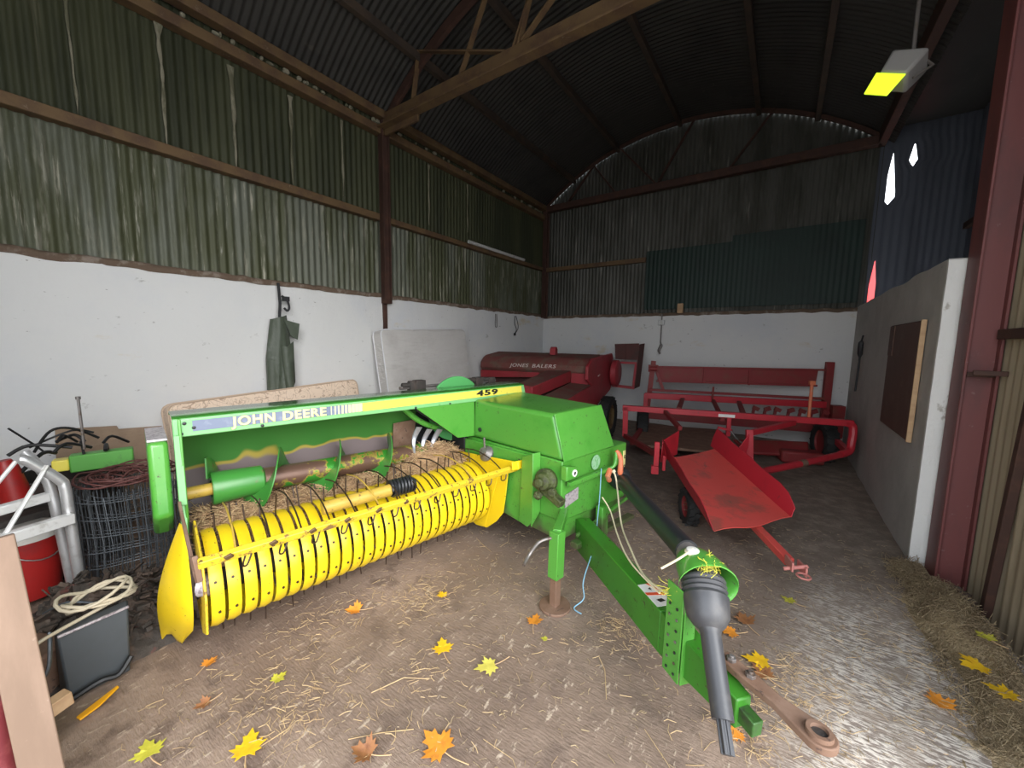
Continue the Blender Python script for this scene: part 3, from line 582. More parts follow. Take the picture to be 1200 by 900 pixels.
# top clutter: half-round guard, knotter bits
b = MB(); b.cyl(L(-1.34, -.24, 1.015), L(-1.32, -.24, 1.015), .28, n=48); b.build('flywheel_guard', M('guard_green', (0.09, .36, .11), .35), BAL, .004)
b = MB(); bx(b, -2.85, -1.55, -.30, -.82, .42, .90); b.build('bale_chamber', 'green', BAL, .01)
for bb in (-.28, -.84):
    b = MB(); b.bar(L(-2.95, bb, .90), L(-1.5, bb, .90), .05, .07); b.build('chamber_rail', 'green', BAL, .004)
for i, (a, bb, z, s_) in enumerate([(-1.50, .08, 1.225, .05), (-1.50, .02, 1.235, .06), (-1.50, -.5, 1.225, .05), (-1.50, -.62, 1.225, .06), (-1.52, -.80, 1.22, .05)]):
    b = MB(); b.box(L(a, bb, z-.02), (s_*1.2, s_*1.5, s_*1.6)); b.cyl(L(a, bb-.05, z), L(a, bb+.10, z), s_*.45, n=10); b.build('knotter_bracket', 'dark', BAL, .004)
b = MB(); b.cyl(L(-1.50, .2, 1.205), L(-1.52, -.86, 1.205), .014, n=10); b.build('knotter_shaft', 'steel', BAL)
b = MB(); bx(b, -1.72, -1.52, 1.5, -.9, 1.0, 1.10); b.build('feeder_rear_beam', 'green', BAL, .01)
# wheels and axle
def wheel(parent, c, ax, R_, W_, rimmat='rim', tread=18, name='wheel'):
    c, ax = V(c), V(ax).normalized()
    t = MB(); w = W_/2
    t.lathe([(-w*.75, R_*.62), (-w, R_*.72), (-w, R_*.88), (-w*.82, R_*.97), (-w*.4, R_), (w*.4, R_), (w*.82, R_*.97), (w, R_*.88), (w, R_*.72), (w*.75, R_*.62), (-w*.75, R_*.62)], c, ax, 40)
    a = ax.cross(V((0, 0, 1))).normalized(); d = a.cross(ax)
    for i in range(tread*2):
        th = 2*PI*i/(tread*2); q = a*math.cos(th)+d*math.sin(th); tt = a*-math.sin(th)+d*math.cos(th)
        sgn = 1 if i % 2 else -1
        t.bar(c+q*R_*.985+ax*sgn*w*.1, c+q*R_*.985+ax*sgn*w*.85+tt*R_*.10, .03, .03, q)
    tyre = t.build('tyre', 'rubber', parent, 0, 40)
    r = MB(); r.lathe([(w*.75, R_*.64), (w*.55, R_*.60), (w*.3, R_*.52), (w*.2, R_*.3), (w*.45, R_*.2), (w*.5, R_*.08), (w*.5, 0)], c, ax, 32)
    r.lathe([(-w*.75, R_*.64), (-w*.4, R_*.58), (-w*.2, R_*.3), (-w*.2, 0)], c, ax, 32); rim = r.build('rim', rimmat, tyre)
    for i in range(5):
        th = 2*PI*i/5; q = a*math.cos(th)+d*math.sin(th)
        k_ = MB(); k_.cyl(c+q*R_*.25+ax*w*.3, c+q*R_*.25+ax*(w*.3+.02), R_*.03, n=6); k_.build('wheel_nut', 'rust', tyre)
    return tyre
wheel(BAL, L(-2.15, 1.30, .34), L(0, 1, 0), .345, .26, 'yellow'); wheel(BAL, L(-2.15, -1.32, .34), L(0, -1, 0), .345, .26, 'yellow')
b = MB(); b.bar(L(-2.15, 1.2, .34), L(-2.15, -1.2, .34), .08, .08); b.build('axle', 'green', BAL, .005)
b = MB(); b.bar(L(-1.3, 1.5, .42), L(-1.3, -.3, .40), .08, .10); b.build('pickup_beam', 'green', BAL, .005)
# pickup
PA, PZ, PR = -1.0, .390, .222
NB = 26; b_first, b_last = 1.525, -.125
sp = (b_first-b_last)/(NB-1)
angs = [math.radians(a) for a in range(155, -126, -14)]
def bandpts(bb, w):
    rows = []
    for t in angs:
        r = PR*(1.0+.08*max(0, math.cos(t-2.4)))
        rows.append([L(PA+r*math.cos(t), bb+w/2, PZ+r*math.sin(t)), L(PA+(r+.006)*math.cos(t), bb, PZ+(r+.006)*math.sin(t)), L(PA+r*math.cos(t), bb-w/2, PZ+r*math.sin(t))])
    rows.append([L(PA-.33, bb+w/2, PZ-PR*.75), L(PA-.33, bb, PZ-PR*.75), L(PA-.33, bb-w/2, PZ-PR*.75)])
    return rows
for i in range(NB):
    bb = b_first-sp*i
    b = MB(); b.sheet(bandpts(bb, .052), (0, 0, .004)); bd = b.build('stripper_band', 'yellow', BAL, 0, 60)
    for da in (1, -1):
        t = math.radians(-18 if da > 0 else 20)
        q = L(PA+(PR+.004)*math.cos(t), bb-.004*da, PZ+(PR+.004)*math.sin(t)); nn = V((math.cos(t), 0, math.sin(t)))
        c_ = MB(); c_.cyl(q-nn*.004, q+nn*.006, .006, n=7); c_.build('band_bolt', 'tine', bd)
b = MB(); b.cyl(L(PA, 1.58, PZ), L(PA, -.2, PZ), .07, n=16); b.build('reel_core', 'dark', BAL)
b = MB(); b.cyl(L(PA-.10, 1.58, PZ), L(PA-.10, -.2, PZ), .13, n=16); b.build('reel_drum', 'dark', BAL)
random.seed(9)
for th0, ln in ((-98, .14), (98, .13), (128, .15)):
    for i in range(NB):
        bb = b_first-sp*(i+.5); th = math.radians(th0+random.uniform(-7, 7))
        if th0 > 100 and i % 2: continue
        d = V((math.cos(th), 0, math.sin(th))); q = L(PA, bb, PZ)
        p0, p1 = q+d*(PR-.06), q+d*(PR+ln*random.uniform(.7, 1.1))
        if p1.z < .015: p1 = p0+(p1-p0)*((p0.z-.015)/(p0.z-p1.z))
        tw = V((random.uniform(-.02, .05), random.uniform(-.012, .012), 0))
        b = MB(); b.tube([p0, (p0+p1)/2+tw*.3, p1+tw], .0042, 5); b.build('tine', 'tine', BAL, 0, 60)
# wind guard: rail, brackets, rods, roller
RA, RZ = -.585, .672
b = MB(); b.bar(L(RA-.01, 1.60, RZ), L(RA+.03, -.25, RZ+.012), .03, .042, (.5, 0, 1)); b.build('wind_guard_rail', 'yellow_worn', BAL, .004)
random.seed(12)
for i in range(11):
    bb = 1.5-.165*i
    b = MB(); b.box(L(RA+.024, bb, RZ+.008), (.010, .030, .026), Euler((.5, .5, 0)).to_matrix()); b.build('rail_clamp', 'tine_rust', BAL, .004)
for i in range(13):
    bb = 1.47-.132*i
    p = [L(RA, bb, RZ-.012), L(RA-.16, bb-.012, RZ+.05), L(RA-.36, bb-.02, RZ+.075), L(RA-.56, bb-.03, RZ+.04)]
    b = MB(); b.tube(smoothpts(p, 4), .0042, 6); b.build('guard_rod', 'tine' if i % 5 else 'ochre', BAL)
for i in range(12):
    bb = 1.42-.14*i
    b = MB(); b.tube(smoothpts([L(RA+.02, bb, RZ-.01), L(RA+.03, bb+.02, RZ-.05), L(RA, bb+.03, RZ-.06), L(RA-.02, bb+.012, RZ-.02)], 4), .004, 5); b.build('spring_clip', 'tine', BAL)
b = MB(); b.cyl(L(-.80, 1.05, .675), L(-.775, .665, .685), .036, n=20); b.build('guard_roller', 'ochre', BAL)
b = MB()
pts = []
for i in range(150):
    t = i/149; th = t*2*PI*7; pts.append(L(-.775+.046*math.cos(th), .665-.15*t, .69+.046*math.sin(th)))
b.tube(pts, .0095, 6); b.cyl(L(-.775, .66, .69), L(-.775, .5, .69), .034, n=12); b.build('coil_spring', 'black', BAL)
# right and left pickup shields
b = MB(); b.plate([L(-1.307, -.19, .66), L(-.512, -.19, .742), L(-.50, -.19, .69), L(-.60, -.19, .645)], (0, -.012, 0))
b.plate([L(-1.30, -.185, .655), L(-1.15, -.185, .45), L(-1.07, -.185, .13), L(-.97, -.185, .105), L(-.84, -.185, .13), L(-.73, -.185, .22), L(-.655, -.185, .315), L(-.63, -.185, .46), L(-.605, -.185, .66)], (0, -.008, 0)); b.build('pickup_shield', 'yellow', BAL, .004)
b = MB(); b.plate([L(-.79, -.178, .60), L(-.70, -.178, .62), L(-.86, -.178, .13), L(-.98, -.178, .13)], (0, -.006, 0)); b.build('shield_rib', 'yellow', BAL, .003)
b = MB(); b.plate([L(-.52, -.13, .75), L(-.505, -.24, .75), L(-.50, -.24, .69), L(-.515, -.13, .69)], .01); b.build('shield_bracket', 'yellow', BAL, .003)
rows = []
for i in range(13):
    t = i/12; z = .70-.66*t; inn = 1.61; out = 1.625+.105*math.sin(min(1, t*1.5)*PI/2)-.02*max(0, t-.75)*4*.4
    a_in = -.98+.15*math.sin(PI*t)-.15*t**3; a_out = a_in-.16*math.sin(PI*t*.9)-.05
    if t > .85: inn += .02
    row = []
    for q in range(6):
        s_ = q/5; row.append(L(a_in+(a_out-a_in)*s_**1.6, inn+(out-inn)*s_, max(.012, z-(.03*math.sin(s_*7) if i > 10 else 0))))
    rows.append(row)
b = MB(); b.sheet(rows, (-.006, 0, 0)); b.build('pickup_divider', 'yellow', BAL, 0, 50)
b = MB(); b.plate([L(-1.02, 1.575, .70), L(-.80, 1.575, .60), L(-.74, 1.575, .42), L(-.80, 1.575, .22), L(-.97, 1.575, .13), L(-1.2, 1.575, .2), L(-1.25, 1.575, .5)], (0, .01, 0)); b.build('pickup_end', 'yellow_worn', BAL, .003)
b = MB(); b.bar(L(-1.02, 1.62, .80), L(-.60, 1.61, .63), .012, .03); b.bar(L(-.62, 1.61, .70), L(-.585, 1.60, .60), .02, .03); b.build('divider_stay', 'rust', BAL, .002)
b = MB(); b.cyl(L(-.86, 1.575, .44), L(-.83, 1.53, .44), .05, n=16); b.build('reel_hub', 'silver', BAL)
# straw in the trough
b = MB(); nu, nv = 70, 16; rows = []
for j in range(nv+1):
    r = []
    for i in range(nu+1):
        t = i/nu; s_ = j/nv; bb = 1.56-1.72*t; a = -1.46+.50*s_
        h = .555+.075*math.sin(PI*min(1, .12+s_*.92))**.8+.03*mnoise.noise(V((bb*5, a*9, 0)))+.015*mnoise.noise(V((bb*17, a*21, 3)))-.035*s_**3
        if t > .66: h += .13*math.sin(PI*(t-.66)/.40)*math.sin(PI*min(1, s_*1.15))
        h -= .06*max(0, (.10-t)/.1)
        r.append(L(a, bb, h))
    rows.append(r)
b.sheet(rows, (0, 0, -.06)); ms = b.build('straw_mat', 'straw_brown', BAL, 0, 80); ms['kind'] = 'stuff'
def blades(mb, n_, posfn, ln=(.03, .12), r=(.0012, .0028), tilt=.5):
    for _ in range(n_):
        p = posfn()
        if p is None: continue
        p, dr = p if isinstance(p, tuple) else (p, None)
        th = random.uniform(0, 2*PI) if dr is None else dr+random.gauss(0, .5)
        l = random.uniform(*ln); rr = random.uniform(*r); d = V((math.cos(th), math.sin(th), random.gauss(0, tilt))).normalized()
        mid = V((random.gauss(0, .12)*l, random.gauss(0, .12)*l, 0))
        mb.tube([p-d*l/2, p+mid, p+d*l/2], rr, 3)
random.seed(21)
def pf():
    t = random.random(); s_ = random.random(); bb = 1.56-1.72*t; a = -1.44+.50*s_
    h = .555+.075*math.sin(PI*min(1, .12+s_*.92))**.8-.035*s_**3+(.13*math.sin(PI*(t-.66)/.40)*math.sin(PI*min(1, s_*1.15)) if t > .66 else 0)
    return L(a, bb, h+random.uniform(0, .03))
b = MB(); blades(b, 2600, pf, (.03, .13), (.0012, .0024), .35); o = b.build('loose_straw', 'straw_brown', BAL, 0, 0); o['kind'] = 'stuff'
b = MB(); blades(b, 1700, pf, (.03, .11), (.0012, .0022), .45); o = b.build('pale_straw', 'straw', BAL, 0, 0); o['kind'] = 'stuff'
# jack
b = MB(); b.bar(L(0, 0, .19), L(0, -.005, .48), .07, .07, (1, 0, 0)); b.bar(L(0, 0, .46), L(-.16, -.28, .46), .05, .06); b.build('jack_sleeve', 'green', BAL, .004)
b = MB(); b.bar(L(0, 0, .01), L(0, 0, .22), .048, .048, (1, 0, 0)); b.build('jack_leg', 'rust', BAL, .003)
b = MB(); b.cyl(L(0, 0, -.004), L(0, 0, .012), .095, n=24); b.build('jack_foot', 'rust', BAL, .003)
b = MB(); b.tube(smoothpts([L(-.02, .03, .44), L(-.05, .10, .43), L(-.08, .15, .36), L(-.06, .22, .33)], 5), .010, 8); b.build('jack_handle', 'steel', BAL)
# tongue, hitch bar
T0, T1, T2 = V(L(-.15, -.48, .245)), V(L(.70, .035, .27)), V(L(1.06, .225, .262))
b = MB()
def trow(p, d, w, h):
    r = d.cross(V((0, 0, 1))).normalized()*w/2; u = V((0, 0, h/2)); return [p-r-u, p+r-u, p+r+u, p-r+u]
d01 = (T1-T0).normalized(); d12 = (T2-T1).normalized()
b.sweep([0, 1, 2, 3], 0, 1, lambda i, k_: (trow(T0, d01, .10, .22) if k_ == 0 else trow(T1, (d01+d12).normalized(), .10, .21))[i])
b.sweep([0, 1, 2, 3], 0, 1, lambda i, k_: (trow(T1, (d01+d12).normalized(), .10, .21) if k_ == 0 else trow(T2, d12, .07, .115))[i])
b.build('tongue', 'green_dull', BAL, .006)
b = MB(); b.bar(T2-d12*.06+V((0, 0, .0)), T2+d12*.06+V((0, 0, -.005)), .045, .06); b.build('tongue_wear_block', 'dirty_green', BAL, .004)
H0, H1 = V(L(.97, .135, .345)), V(L(1.275, .262, .352)); dh = (H1-H0).normalized(); rh = dh.cross(V((0, 0, 1))).normalized()
b = MB(); pts = []
out = [(-.02, .030), (.10, .032), (.20, .025), (.26, .038)]
for t, w in out: pts.append(H0+dh*t+rh*w)
for k_ in range(9):
    th = PI/2-PI*k_/8; pts.append(H1+dh*.050*math.cos(th)+rh*.050*math.sin(th))
for t, w in out[::-1]: pts.append(H0+dh*t-rh*w)
b.plate(pts, (0, 0, .028)); b.build('hitch_bar', 'rust', BAL, .004)
b = MB(); b.lathe([(0, .024), (0, .038), (.014, .036), (.014, .024), (-.004, .022), (0, .024)], H1+V((0, 0, .028)), (0, 0, 1), 24); b.build('hitch_ring', 'rust', BAL)
b = MB(); b.cyl(H1+V((0, 0, .0285)), H1+V((0, 0, .030)), .023, n=18); b.build('hitch_eye', 'dark', BAL)
for t in (.02, .10):
    b = MB(); q = H0+dh*t+V((0, 0, .028)); b.cyl(q, q+V((0, 0, .014)), .018, n=6); b.cyl(q, q+V((0, 0, .022)), .009, n=10); b.build('hitch_bolt', 'steel', BAL, .001)
# decal on tongue top
td = (T1-T0).normalized(); tr = td.cross(V((0, 0, 1))).normalized()
def tp(t, w, up=.0): return T0+(T1-T0)*t+tr*w+V((0, 0, .1105-.006*t+up))
b = MB(); b.plate([tp(.80, -.045), tp(.80, .045), tp(.97, .045), tp(.97, -.045)], (0, 0, .002)); b.build('warning_decal', 'decal_white', BAL)
b = MB(); b.plate([tp(.80, -.045, .002), tp(.80, .0, .002), tp(.87, -.045, .002)], (0, 0, .001)); b.plate([tp(.865, .045, .002), tp(.885, .045, .002), tp(.90, -.045, .002), tp(.88, -.045, .002)], (0, 0, .001)); b.build('warning_red', 'decal_red', BAL)
b = MB(); b.plate([tp(.92, -.01, .002), tp(.925, .02, .002), tp(.945, .012, .002), tp(.94, -.02, .002)], (0, 0, .001)); b.build('warning_figure', 'black_letter', BAL); b = MB(); b.plate([tp(.83, -.005, .002), tp(.84, .012, .002), tp(.855, .0, .002)], (0, 0, .001)); b.build('warning_figure', 'black_letter', BAL)
# PTO drive line
P0, P1 = V(L(-.10, -.873, .575)), V(L(.715, -.085, .62))
J0 = V(L(.835, .05, .600)); Q1 = V(L(1.068, .425, .258))
dp = (P1-P0).normalized(); dq = (Q1-J0).normalized()
b = MB(); b.cyl(P0, P1, .052, .056, n=24); b.build('drive_shaft', 'black', BAL)
b = MB(); b.lathe([(-.10, .05), (-.10, .085), (-.04, .09), (0, .085), (.03, .07), (.04, .055)], P0+dp*.06, dp, 24); b.build('drive_shaft_collar', 'black', BAL)
b = MB()
bell = [(0.0, .06), (0.005, .086), (.015, .089), (.024, .081), (.034, .089), (.044, .081), (.054, .089), (.064, .082), (.078, .090), (.092, .088), (.15, .080), (.18, .060), (.195, .042), (.21, .038), (.46, .036), (.47, .036)]
ktot = (Q1-J0).length
b.lathe([(0, 0)]+bell+[(.47, .0)], J0+dq*.0, dq, 32); b.build('drive_shaft_cover', 'grey_plastic', BAL)
b = MB(); b.cyl(J0+dq*.46, Q1, .016, n=18)
for i in range(6):
    th = 2*PI*i/6; a = dq.cross(V((0, 0, 1))).normalized(); c_ = a.cross(dq); q = (a*math.cos(th)+c_*math.sin(th))*.017
    b.bar(J0+dq*.46+q, Q1+q, .009, .009)
b.build('drive_shaft_spline', 'grey_plastic', BAL, .002)
b = MB(); b.cyl(P1-dp*.02, J0+dq*.05, .05, n=14); b.box(J0, (.09, .09, .09), Euler((.4, .5, .3)).to_matrix()); b.build('universal_joint', 'steel', BAL, .006)
# green hood over the joint
hd = (dp*.75+dq*.35); hd.z *= .4; hd.normalize(); hr = hd.cross(V((0, 0, 1))).normalized(); hu = hr.cross(hd)
rows = []
for t, r, sh in ((-.15, .058, 0), (-.12, .078, 0), (-.07, .092, .005), (-.02, .100, .005), (.02, .112, -.002), (.035, .120, -.010)):
    rows.append([J0+hd*(t+.02)+V((0, 0, sh+.012))+hr*r*math.cos(th)*1.02+hu*r*math.sin(th)*.82 for th in [PI*(-.04)+PI*1.44*k_/20 for k_ in range(21)]])
b = MB(); b.sheet(rows, hu*.006); b.build('joint_hood', 'green', BAL, 0, 60)
hk = J0-hd*.05+hu*.078+hr*.03+V((0, 0, .006))
b = MB(); b.lathe([(0, .022), (.010, .028), (.018, .026), (.022, .014), (.022, 0)], hk, hu, 20); b.build('hood_knob', 'white_plastic', BAL)
b = MB(); b.lathe([(0, .028), (.005, .034), (.010, .028)], hk, hu, 20); b.tube(smoothpts([hk+hu*.02, hk+hd*.03+hr*.07-hu*.01, hk+hd*.03+hr*.14-hu*.06], 5), .005, 6); b.build('hood_strap', 'rope', BAL)
# bracket carrying the hood on the tongue
tb = T1+(T2-T1)*.12; lr = d12.cross(V((0, 0, 1))).normalized()
b = MB()
b.plate([tb+lr*.06+V((0, 0, -.12)), tb+lr*.06+d12*.10+V((0, 0, -.12)), tb+lr*.055+d12*.10+V((0, 0, .30)), tb+lr*.055+V((0, 0, .30))], lr*.008)
b.plate([tb+lr*.06+d12*.10+V((0, 0, -.12)), tb-lr*.0+d12*.10+V((0, 0, -.12)), tb-lr*.0+d12*.10+V((0, 0, .30)), tb+lr*.055+d12*.10+V((0, 0, .30))], d12*.008); b.build('hood_bracket', 'green', BAL, .003)
for i in range(7):
    for c_ in (0, 1):
        q = tb+lr*.0685+d12*(.03+.045*c_)+V((0, 0, -.09+.05*i)); b = MB(); b.cyl(q, q+lr*.004, .006, n=8); b.build('bracket_bolt', 'steel' if i % 2 else 'black', BAL)
# drip of yellow hay on the joint
random.seed(2)
b = MB(); blades(b, 60, lambda: J0+hd*.03+hu*.088+V((random.gauss(0, .02), random.gauss(0, .025), random.gauss(0, .012))), (.02, .07), (.001, .002), .6); blades(b, 25, lambda: tb+lr*.07+V((0, 0, .26))+V((random.gauss(0, .02), random.gauss(0, .02), random.gauss(0, .02))), (.02, .06), (.001, .002), .6)
o = b.build('caught_hay', 'leaf_lime', BAL, 0, 0); o['kind'] = 'stuff'
b = MB(); b.b6(-.12, -.06, .60, .68, .18, .42); b.build('tongue_pivot', 'green2', BAL, .006)

BM = BAL.matrix_basis if False else Matrix.Translation((-1.02, 1.95, 0)) @ Matrix.Rotation(math.atan2(-.181, .983), 4, 'Z')
def LW(a, b_, z): return BM @ L(a, b_, z)
b = MB(); b.tube(smoothpts([LW(-.07, -.73, .67), LW(-.05, -.74, .62), LW(-.02, -.72, .54), LW(.10, -.58, .37), LW(.30, -.33, .375), LW(.50, -.12, .375), LW(.70, -.0, .42)], 8), .006, 6)
b.tube(smoothpts([LW(-.07, -.60, .50), LW(.0, -.60, .42), LW(.18, -.40, .372), LW(.38, -.19, .374), LW(.62, -.03, .385)], 8), .005, 6)
b.tube([LW(-.07, -.73, .67), LW(-.06, -.735, .655)], .014, 8)
tag(b.build('rope', 'rope', None), 'cream rope tied to the green baler front and trailing along its tongue', 'rope')
b = MB(); b.tube(smoothpts([LW(-.10, -.62, .70), LW(-.09, -.60, .52), LW(-.08, -.57, .38), LW(.02, -.38, .26), LW(.10, -.15, .15), LW(.12, -.13, .05), LW(.10, -.06, .012), LW(.16, -.05, .012)], 6), .0038, 5)
tag(b.build('twine', 'twine_blue', None), 'pale blue baler twine dangling to the floor beside the tongue', 'twine')

# ------------------------------------------------------------------ old red baler
def frame(o, deg): return Matrix.Translation(o) @ Matrix.Rotation(math.radians(deg), 4, 'Z')
JN = thing('square_baler', 'old dusty red baler in the back corner behind the green one', 'baler', (-2.508, 5.70, 0), 6)
Z = lambda z: 1.6-(1.6-z)*.95
b = MB(); pr = [(0.02, Z(1.04)), (-.03, Z(1.10)), (-.02, Z(1.20)), (.06, Z(1.285)), (.16, Z(1.33)), (.62, Z(1.39)), (.66, Z(1.30)), (.66, Z(.95)), (.4, Z(.9)), (.4, Z(1.04))]
b.sweep(pr, -2.04, .0, lambda p, d: V((d, p[0], p[1]))); b.build('feeder_hood', 'jtop', JN, .012)
b = MB(); b.plate([(-2.05, .0, Z(1.04)), (-.86, .0, Z(1.05)), (-.86, .0, Z(.97)), (-2.05, .0, Z(.90))], (0, .03, 0)); b.plate([(-.28, -.01, Z(1.13)), (.0, -.01, Z(1.13)), (.0, -.01, Z(.88)), (-.28, -.01, Z(.88))], (0, .03, 0)); b.build('lower_band', 'jred', JN, .003)
b = MB(); b.b6(-2.0, -.3, .15, .62, Z(.45), Z(1.0)); b.build('feeder_trough', 'jrust', JN, .01)
b = MB(); b.plate([(0, .04, Z(.88)), (0, -.16, Z(.99)), (0, -.16, Z(1.21)), (0, .07, Z(1.33)), (0, 1.25, Z(1.40)), (0, 1.55, Z(1.0)), (0, 1.2, Z(.68)), (0, .36, Z(.48)), (0, .12, Z(.53))], (.05, 0, 0)); b.build('side_panel', 'jred', JN, .012)
b = MB(); hull(b, [V((-.72, 0, Z(.92))), V((-.29, 0, Z(.92))), V((-.33, -1.35, Z(.80))), V((-.62, -1.35, Z(.80)))][::-1], [V((-.72, 0, Z(1.10))), V((-.285, 0, Z(1.115))), V((-.325, -1.35, Z(.965))), V((-.56, -1.35, Z(.99)))][::-1]); b.build('upper_chamber', 'jred', JN, .006)
b = MB(); b.plate([(-.70, 0.01, Z(1.104)), (-.29, 0.01, Z(1.119)), (-.33, -1.33, Z(.969)), (-.55, -1.33, Z(.992))], (0, 0, .006)); b.build('upper_chamber_top', 'jtop', JN, .002)
b = MB(); hull(b, [V((-.30, .2, Z(.42))), V((.07, .2, Z(.42))), V((.12, -1.35, Z(.40))), V((-.25, -1.35, Z(.40)))][::-1], [V((-.30, .2, Z(.90))), V((.06, .1, Z(.885))), V((.12, -1.35, Z(.79))), V((-.22, -1.35, Z(.82)))][::-1]); b.build('lower_chamber', 'jred', JN, .008)
b = MB(); b.plate([(-.29, .0, Z(.905)), (.05, .0, Z(.89)), (.11, -1.33, Z(.796)), (-.21, -1.33, Z(.826))], (0, 0, .006)); b.build('lower_chamber_top', 'jtop', JN, .002)
b = MB(); b.b6(-.5, .0, -1.2, .5, Z(.18), Z(.45)); b.build('chassis', 'jrust', JN, .01)
lettering('JONES', .085, (-1.42, -.037, Z(1.135)), (1, 0, .02), (0, .12, 1), 'white_letter', JN, 'maker_lettering', .003, .37, .2, .0003)
lettering('BALERS', .085, (-.98, -.037, Z(1.140)), (1, 0, .02), (0, .12, 1), 'white_letter', JN, 'maker_lettering', .003, .44, .2, .0003)
b = MB(); b.box((-.75, .35, Z(1.42)), (.10, .12, .10)); b.cyl((-.80, .35, Z(1.46)), (-.70, .35, Z(1.46)), .05, n=14); b.build('hood_lug', 'jred', JN, .005)
for i, (y, z) in enumerate([(.42, 1.02), (.38, 1.02), (.47, 1.03)]):
    b = MB(); b.lathe([(0, 0), (0, .012), (.003, .012), (.003, 0)], (.051, y, Z(z)), (1, 0, 0), 10); b.build('panel_mark', 'white_letter', JN)
wheel(JN, (.20, .52, .345), (1, 0, 0), .345, .18, 'rim')
b = MB(); b.cyl((-.5, .5, .345), (.2, .5, .345), .04, n=12); b.build('axle', 'jrust', JN)
wheel(JN, (-1.9, .8, .345), (-1, 0, 0), .345, .18, 'rim')
b = MB(); b.plate([(.08, 1.36, Z(1.28)), (.49, 1.36, Z(1.28)), (.50, 1.34, Z(1.60)), (.06, 1.34, Z(1.58))], (0, .02, 0)); b.bar((.27, 1.34, Z(1.3)), (.27, 1.33, Z(1.58)), .015, .015); b.build('end_flap', 'jrust', JN, .003)
b = MB(); b.plate([(.50, 1.36, Z(1.58)), (.55, 1.55, Z(1.60)), (.50, 1.55, Z(.75)), (.45, 1.34, Z(.72))], (.015, 0, 0)); b.build('end_flap_side', 'jrust', JN, .003)
b = MB(); b.bar((.05, 1.32, Z(.76)), (.46, 1.32, Z(.74)), .04, .05); b.bar((.44, 1.32, Z(.74)), (.47, 1.32, Z(1.2)), .04, .04); b.bar((.05, 1.32, Z(1.22)), (.48, 1.32, Z(1.22)), .03, .04); b.build('end_frame', 'jred', JN, .004)
b = MB(); b.lathe([(0, 0), (0, .22), (.02, .24), (.10, .24), (.12, .2), (.12, 0)], (.08, 1.2, Z(1.02)), (1, 0, 0), 28); b.build('belt_guard', 'jred', JN, .003)
b = MB(); b.b6(-.3, .0, .6, 1.4, Z(.68), Z(1.36)); b.build('rear_chamber', 'jred', JN, .01)

# ------------------------------------------------------------------ red bale sledge / accumulator
AC = thing('bale_accumulator', 'bright red wheeled bale accumulator with wide hoop frame and sloping tray', 'farm machine', (-.49, 5.66, 0), 17.55)
def A_(nm, m, fn, bv=.004, **kw):
    b = MB(); fn(b); return b.build(nm, m, AC, bv, **kw)
A_('hoop_top', 'red', lambda b: b.bar((-1.35, 0, .70), (1.30, 0, .69), .07, .075))
A_('hoop_post', 'red', lambda b: b.bar((-1.31, 0, .72), (-1.30, 0, .30), .07, .07, (0, 1, 0)))
A_('hoop_post', 'red', lambda b: b.tube(smoothpts([(1.22, 0, .69), (1.30, 0, .66), (1.31, -.01, .55), (1.30, -.02, .46), (1.27, -.06, .36), (1.15, -.14, .33)], 5), .042, 10))
A_('drawbar_arm', 'red', lambda b: b.tube([(1.2, -.10, .33), (.62, -.55, .285), (-.02, -1.05, .25)], .038, 10))
A_('drawbar_arm', 'red_dark', lambda b: b.bar((-1.30, -.02, .31), (-.88, -1.25, .38), .05, .06))
A_('arm_stain', 'rust', lambda b: b.cyl((.67, -.513, .289), (.60, -.567, .284), .0395, n=12), 0)
A_('diagonal_brace', 'red', lambda b: b.bar((.70, -.02, .655), (.06, -.62, .60), .05, .06))
A_('diagonal_brace', 'red_dark', lambda b: b.bar((-.80, 0, .69), (-.68, -.75, .62), .045, .05))
A_('tray_post', 'red', lambda b: (b.bar((.06, -.62, .64), (.08, -.66, .28), .07, .06, (0, 1, 0)), b.plate([(.05, -.66, .60), (-.12, -.72, .34), (.05, -.66, .30)], .012)))
A_('hoop_sticker', 'decal_white', lambda b: b.b6(-.15, .04, -.040, -.036, .668, .706), 0)
# tray
BLp, BRp, FRp, FLp = V((-.86, -1.42, .44)), V((-.34, -.93, .46)), V((-.035, -2.22, .30)), V((-.64, -2.66, .30))
def lerp(a, b_, t): return a+(b_-a)*t
rows = [[lerp(lerp(BLp, FLp, t), lerp(BRp, FRp, t), s_)+V((0, 0, -.012*math.sin(PI*s_)+(.012*math.sin(s_*9) if t > .95 else 0))) for s_ in [k_/8 for k_ in range(9)]] for t in [k_/12 for k_ in range(13)]]
A_('tray', 'red_tray', lambda b: b.sheet(rows, (0, 0, -.006)), 0, smooth=60)
def side(p0, p1, h0, h1, out, endh):
    r = []
    for k_ in range(13):
        t = k_/12; h = h0+(h1-h0)*t
        if t > .9: h *= 1-(t-.9)/.1*(1-endh)
        p = lerp(p0, p1, t); r.append([p, p+V((0, 0, h*.5))+out*h*.12, p+V((0, 0, h))+out*h*.3+V((0, 0, .006*math.sin(t*17)))])
    return r
lo = V((-.9, -.1, 0)); ro = V((.95, .3, 0))
A_('tray_side', 'red', lambda b: b.sheet(side(BLp, FLp, .20, .11, lo, .1), (-.006, 0, 0)), 0, smooth=60)
A_('tray_side', 'red', lambda b: b.sheet(side(BRp+V((-.02, .12, 0)), FRp, .20, .14, ro, .55), (.006, 0, 0)), 0, smooth=60)
A_('deflector', 'red', lambda b: b.plate([(-.93, -1.45, .40), (-.75, -1.16, .42), (-.74, -1.14, .68), (-.92, -1.43, .62)], .012))
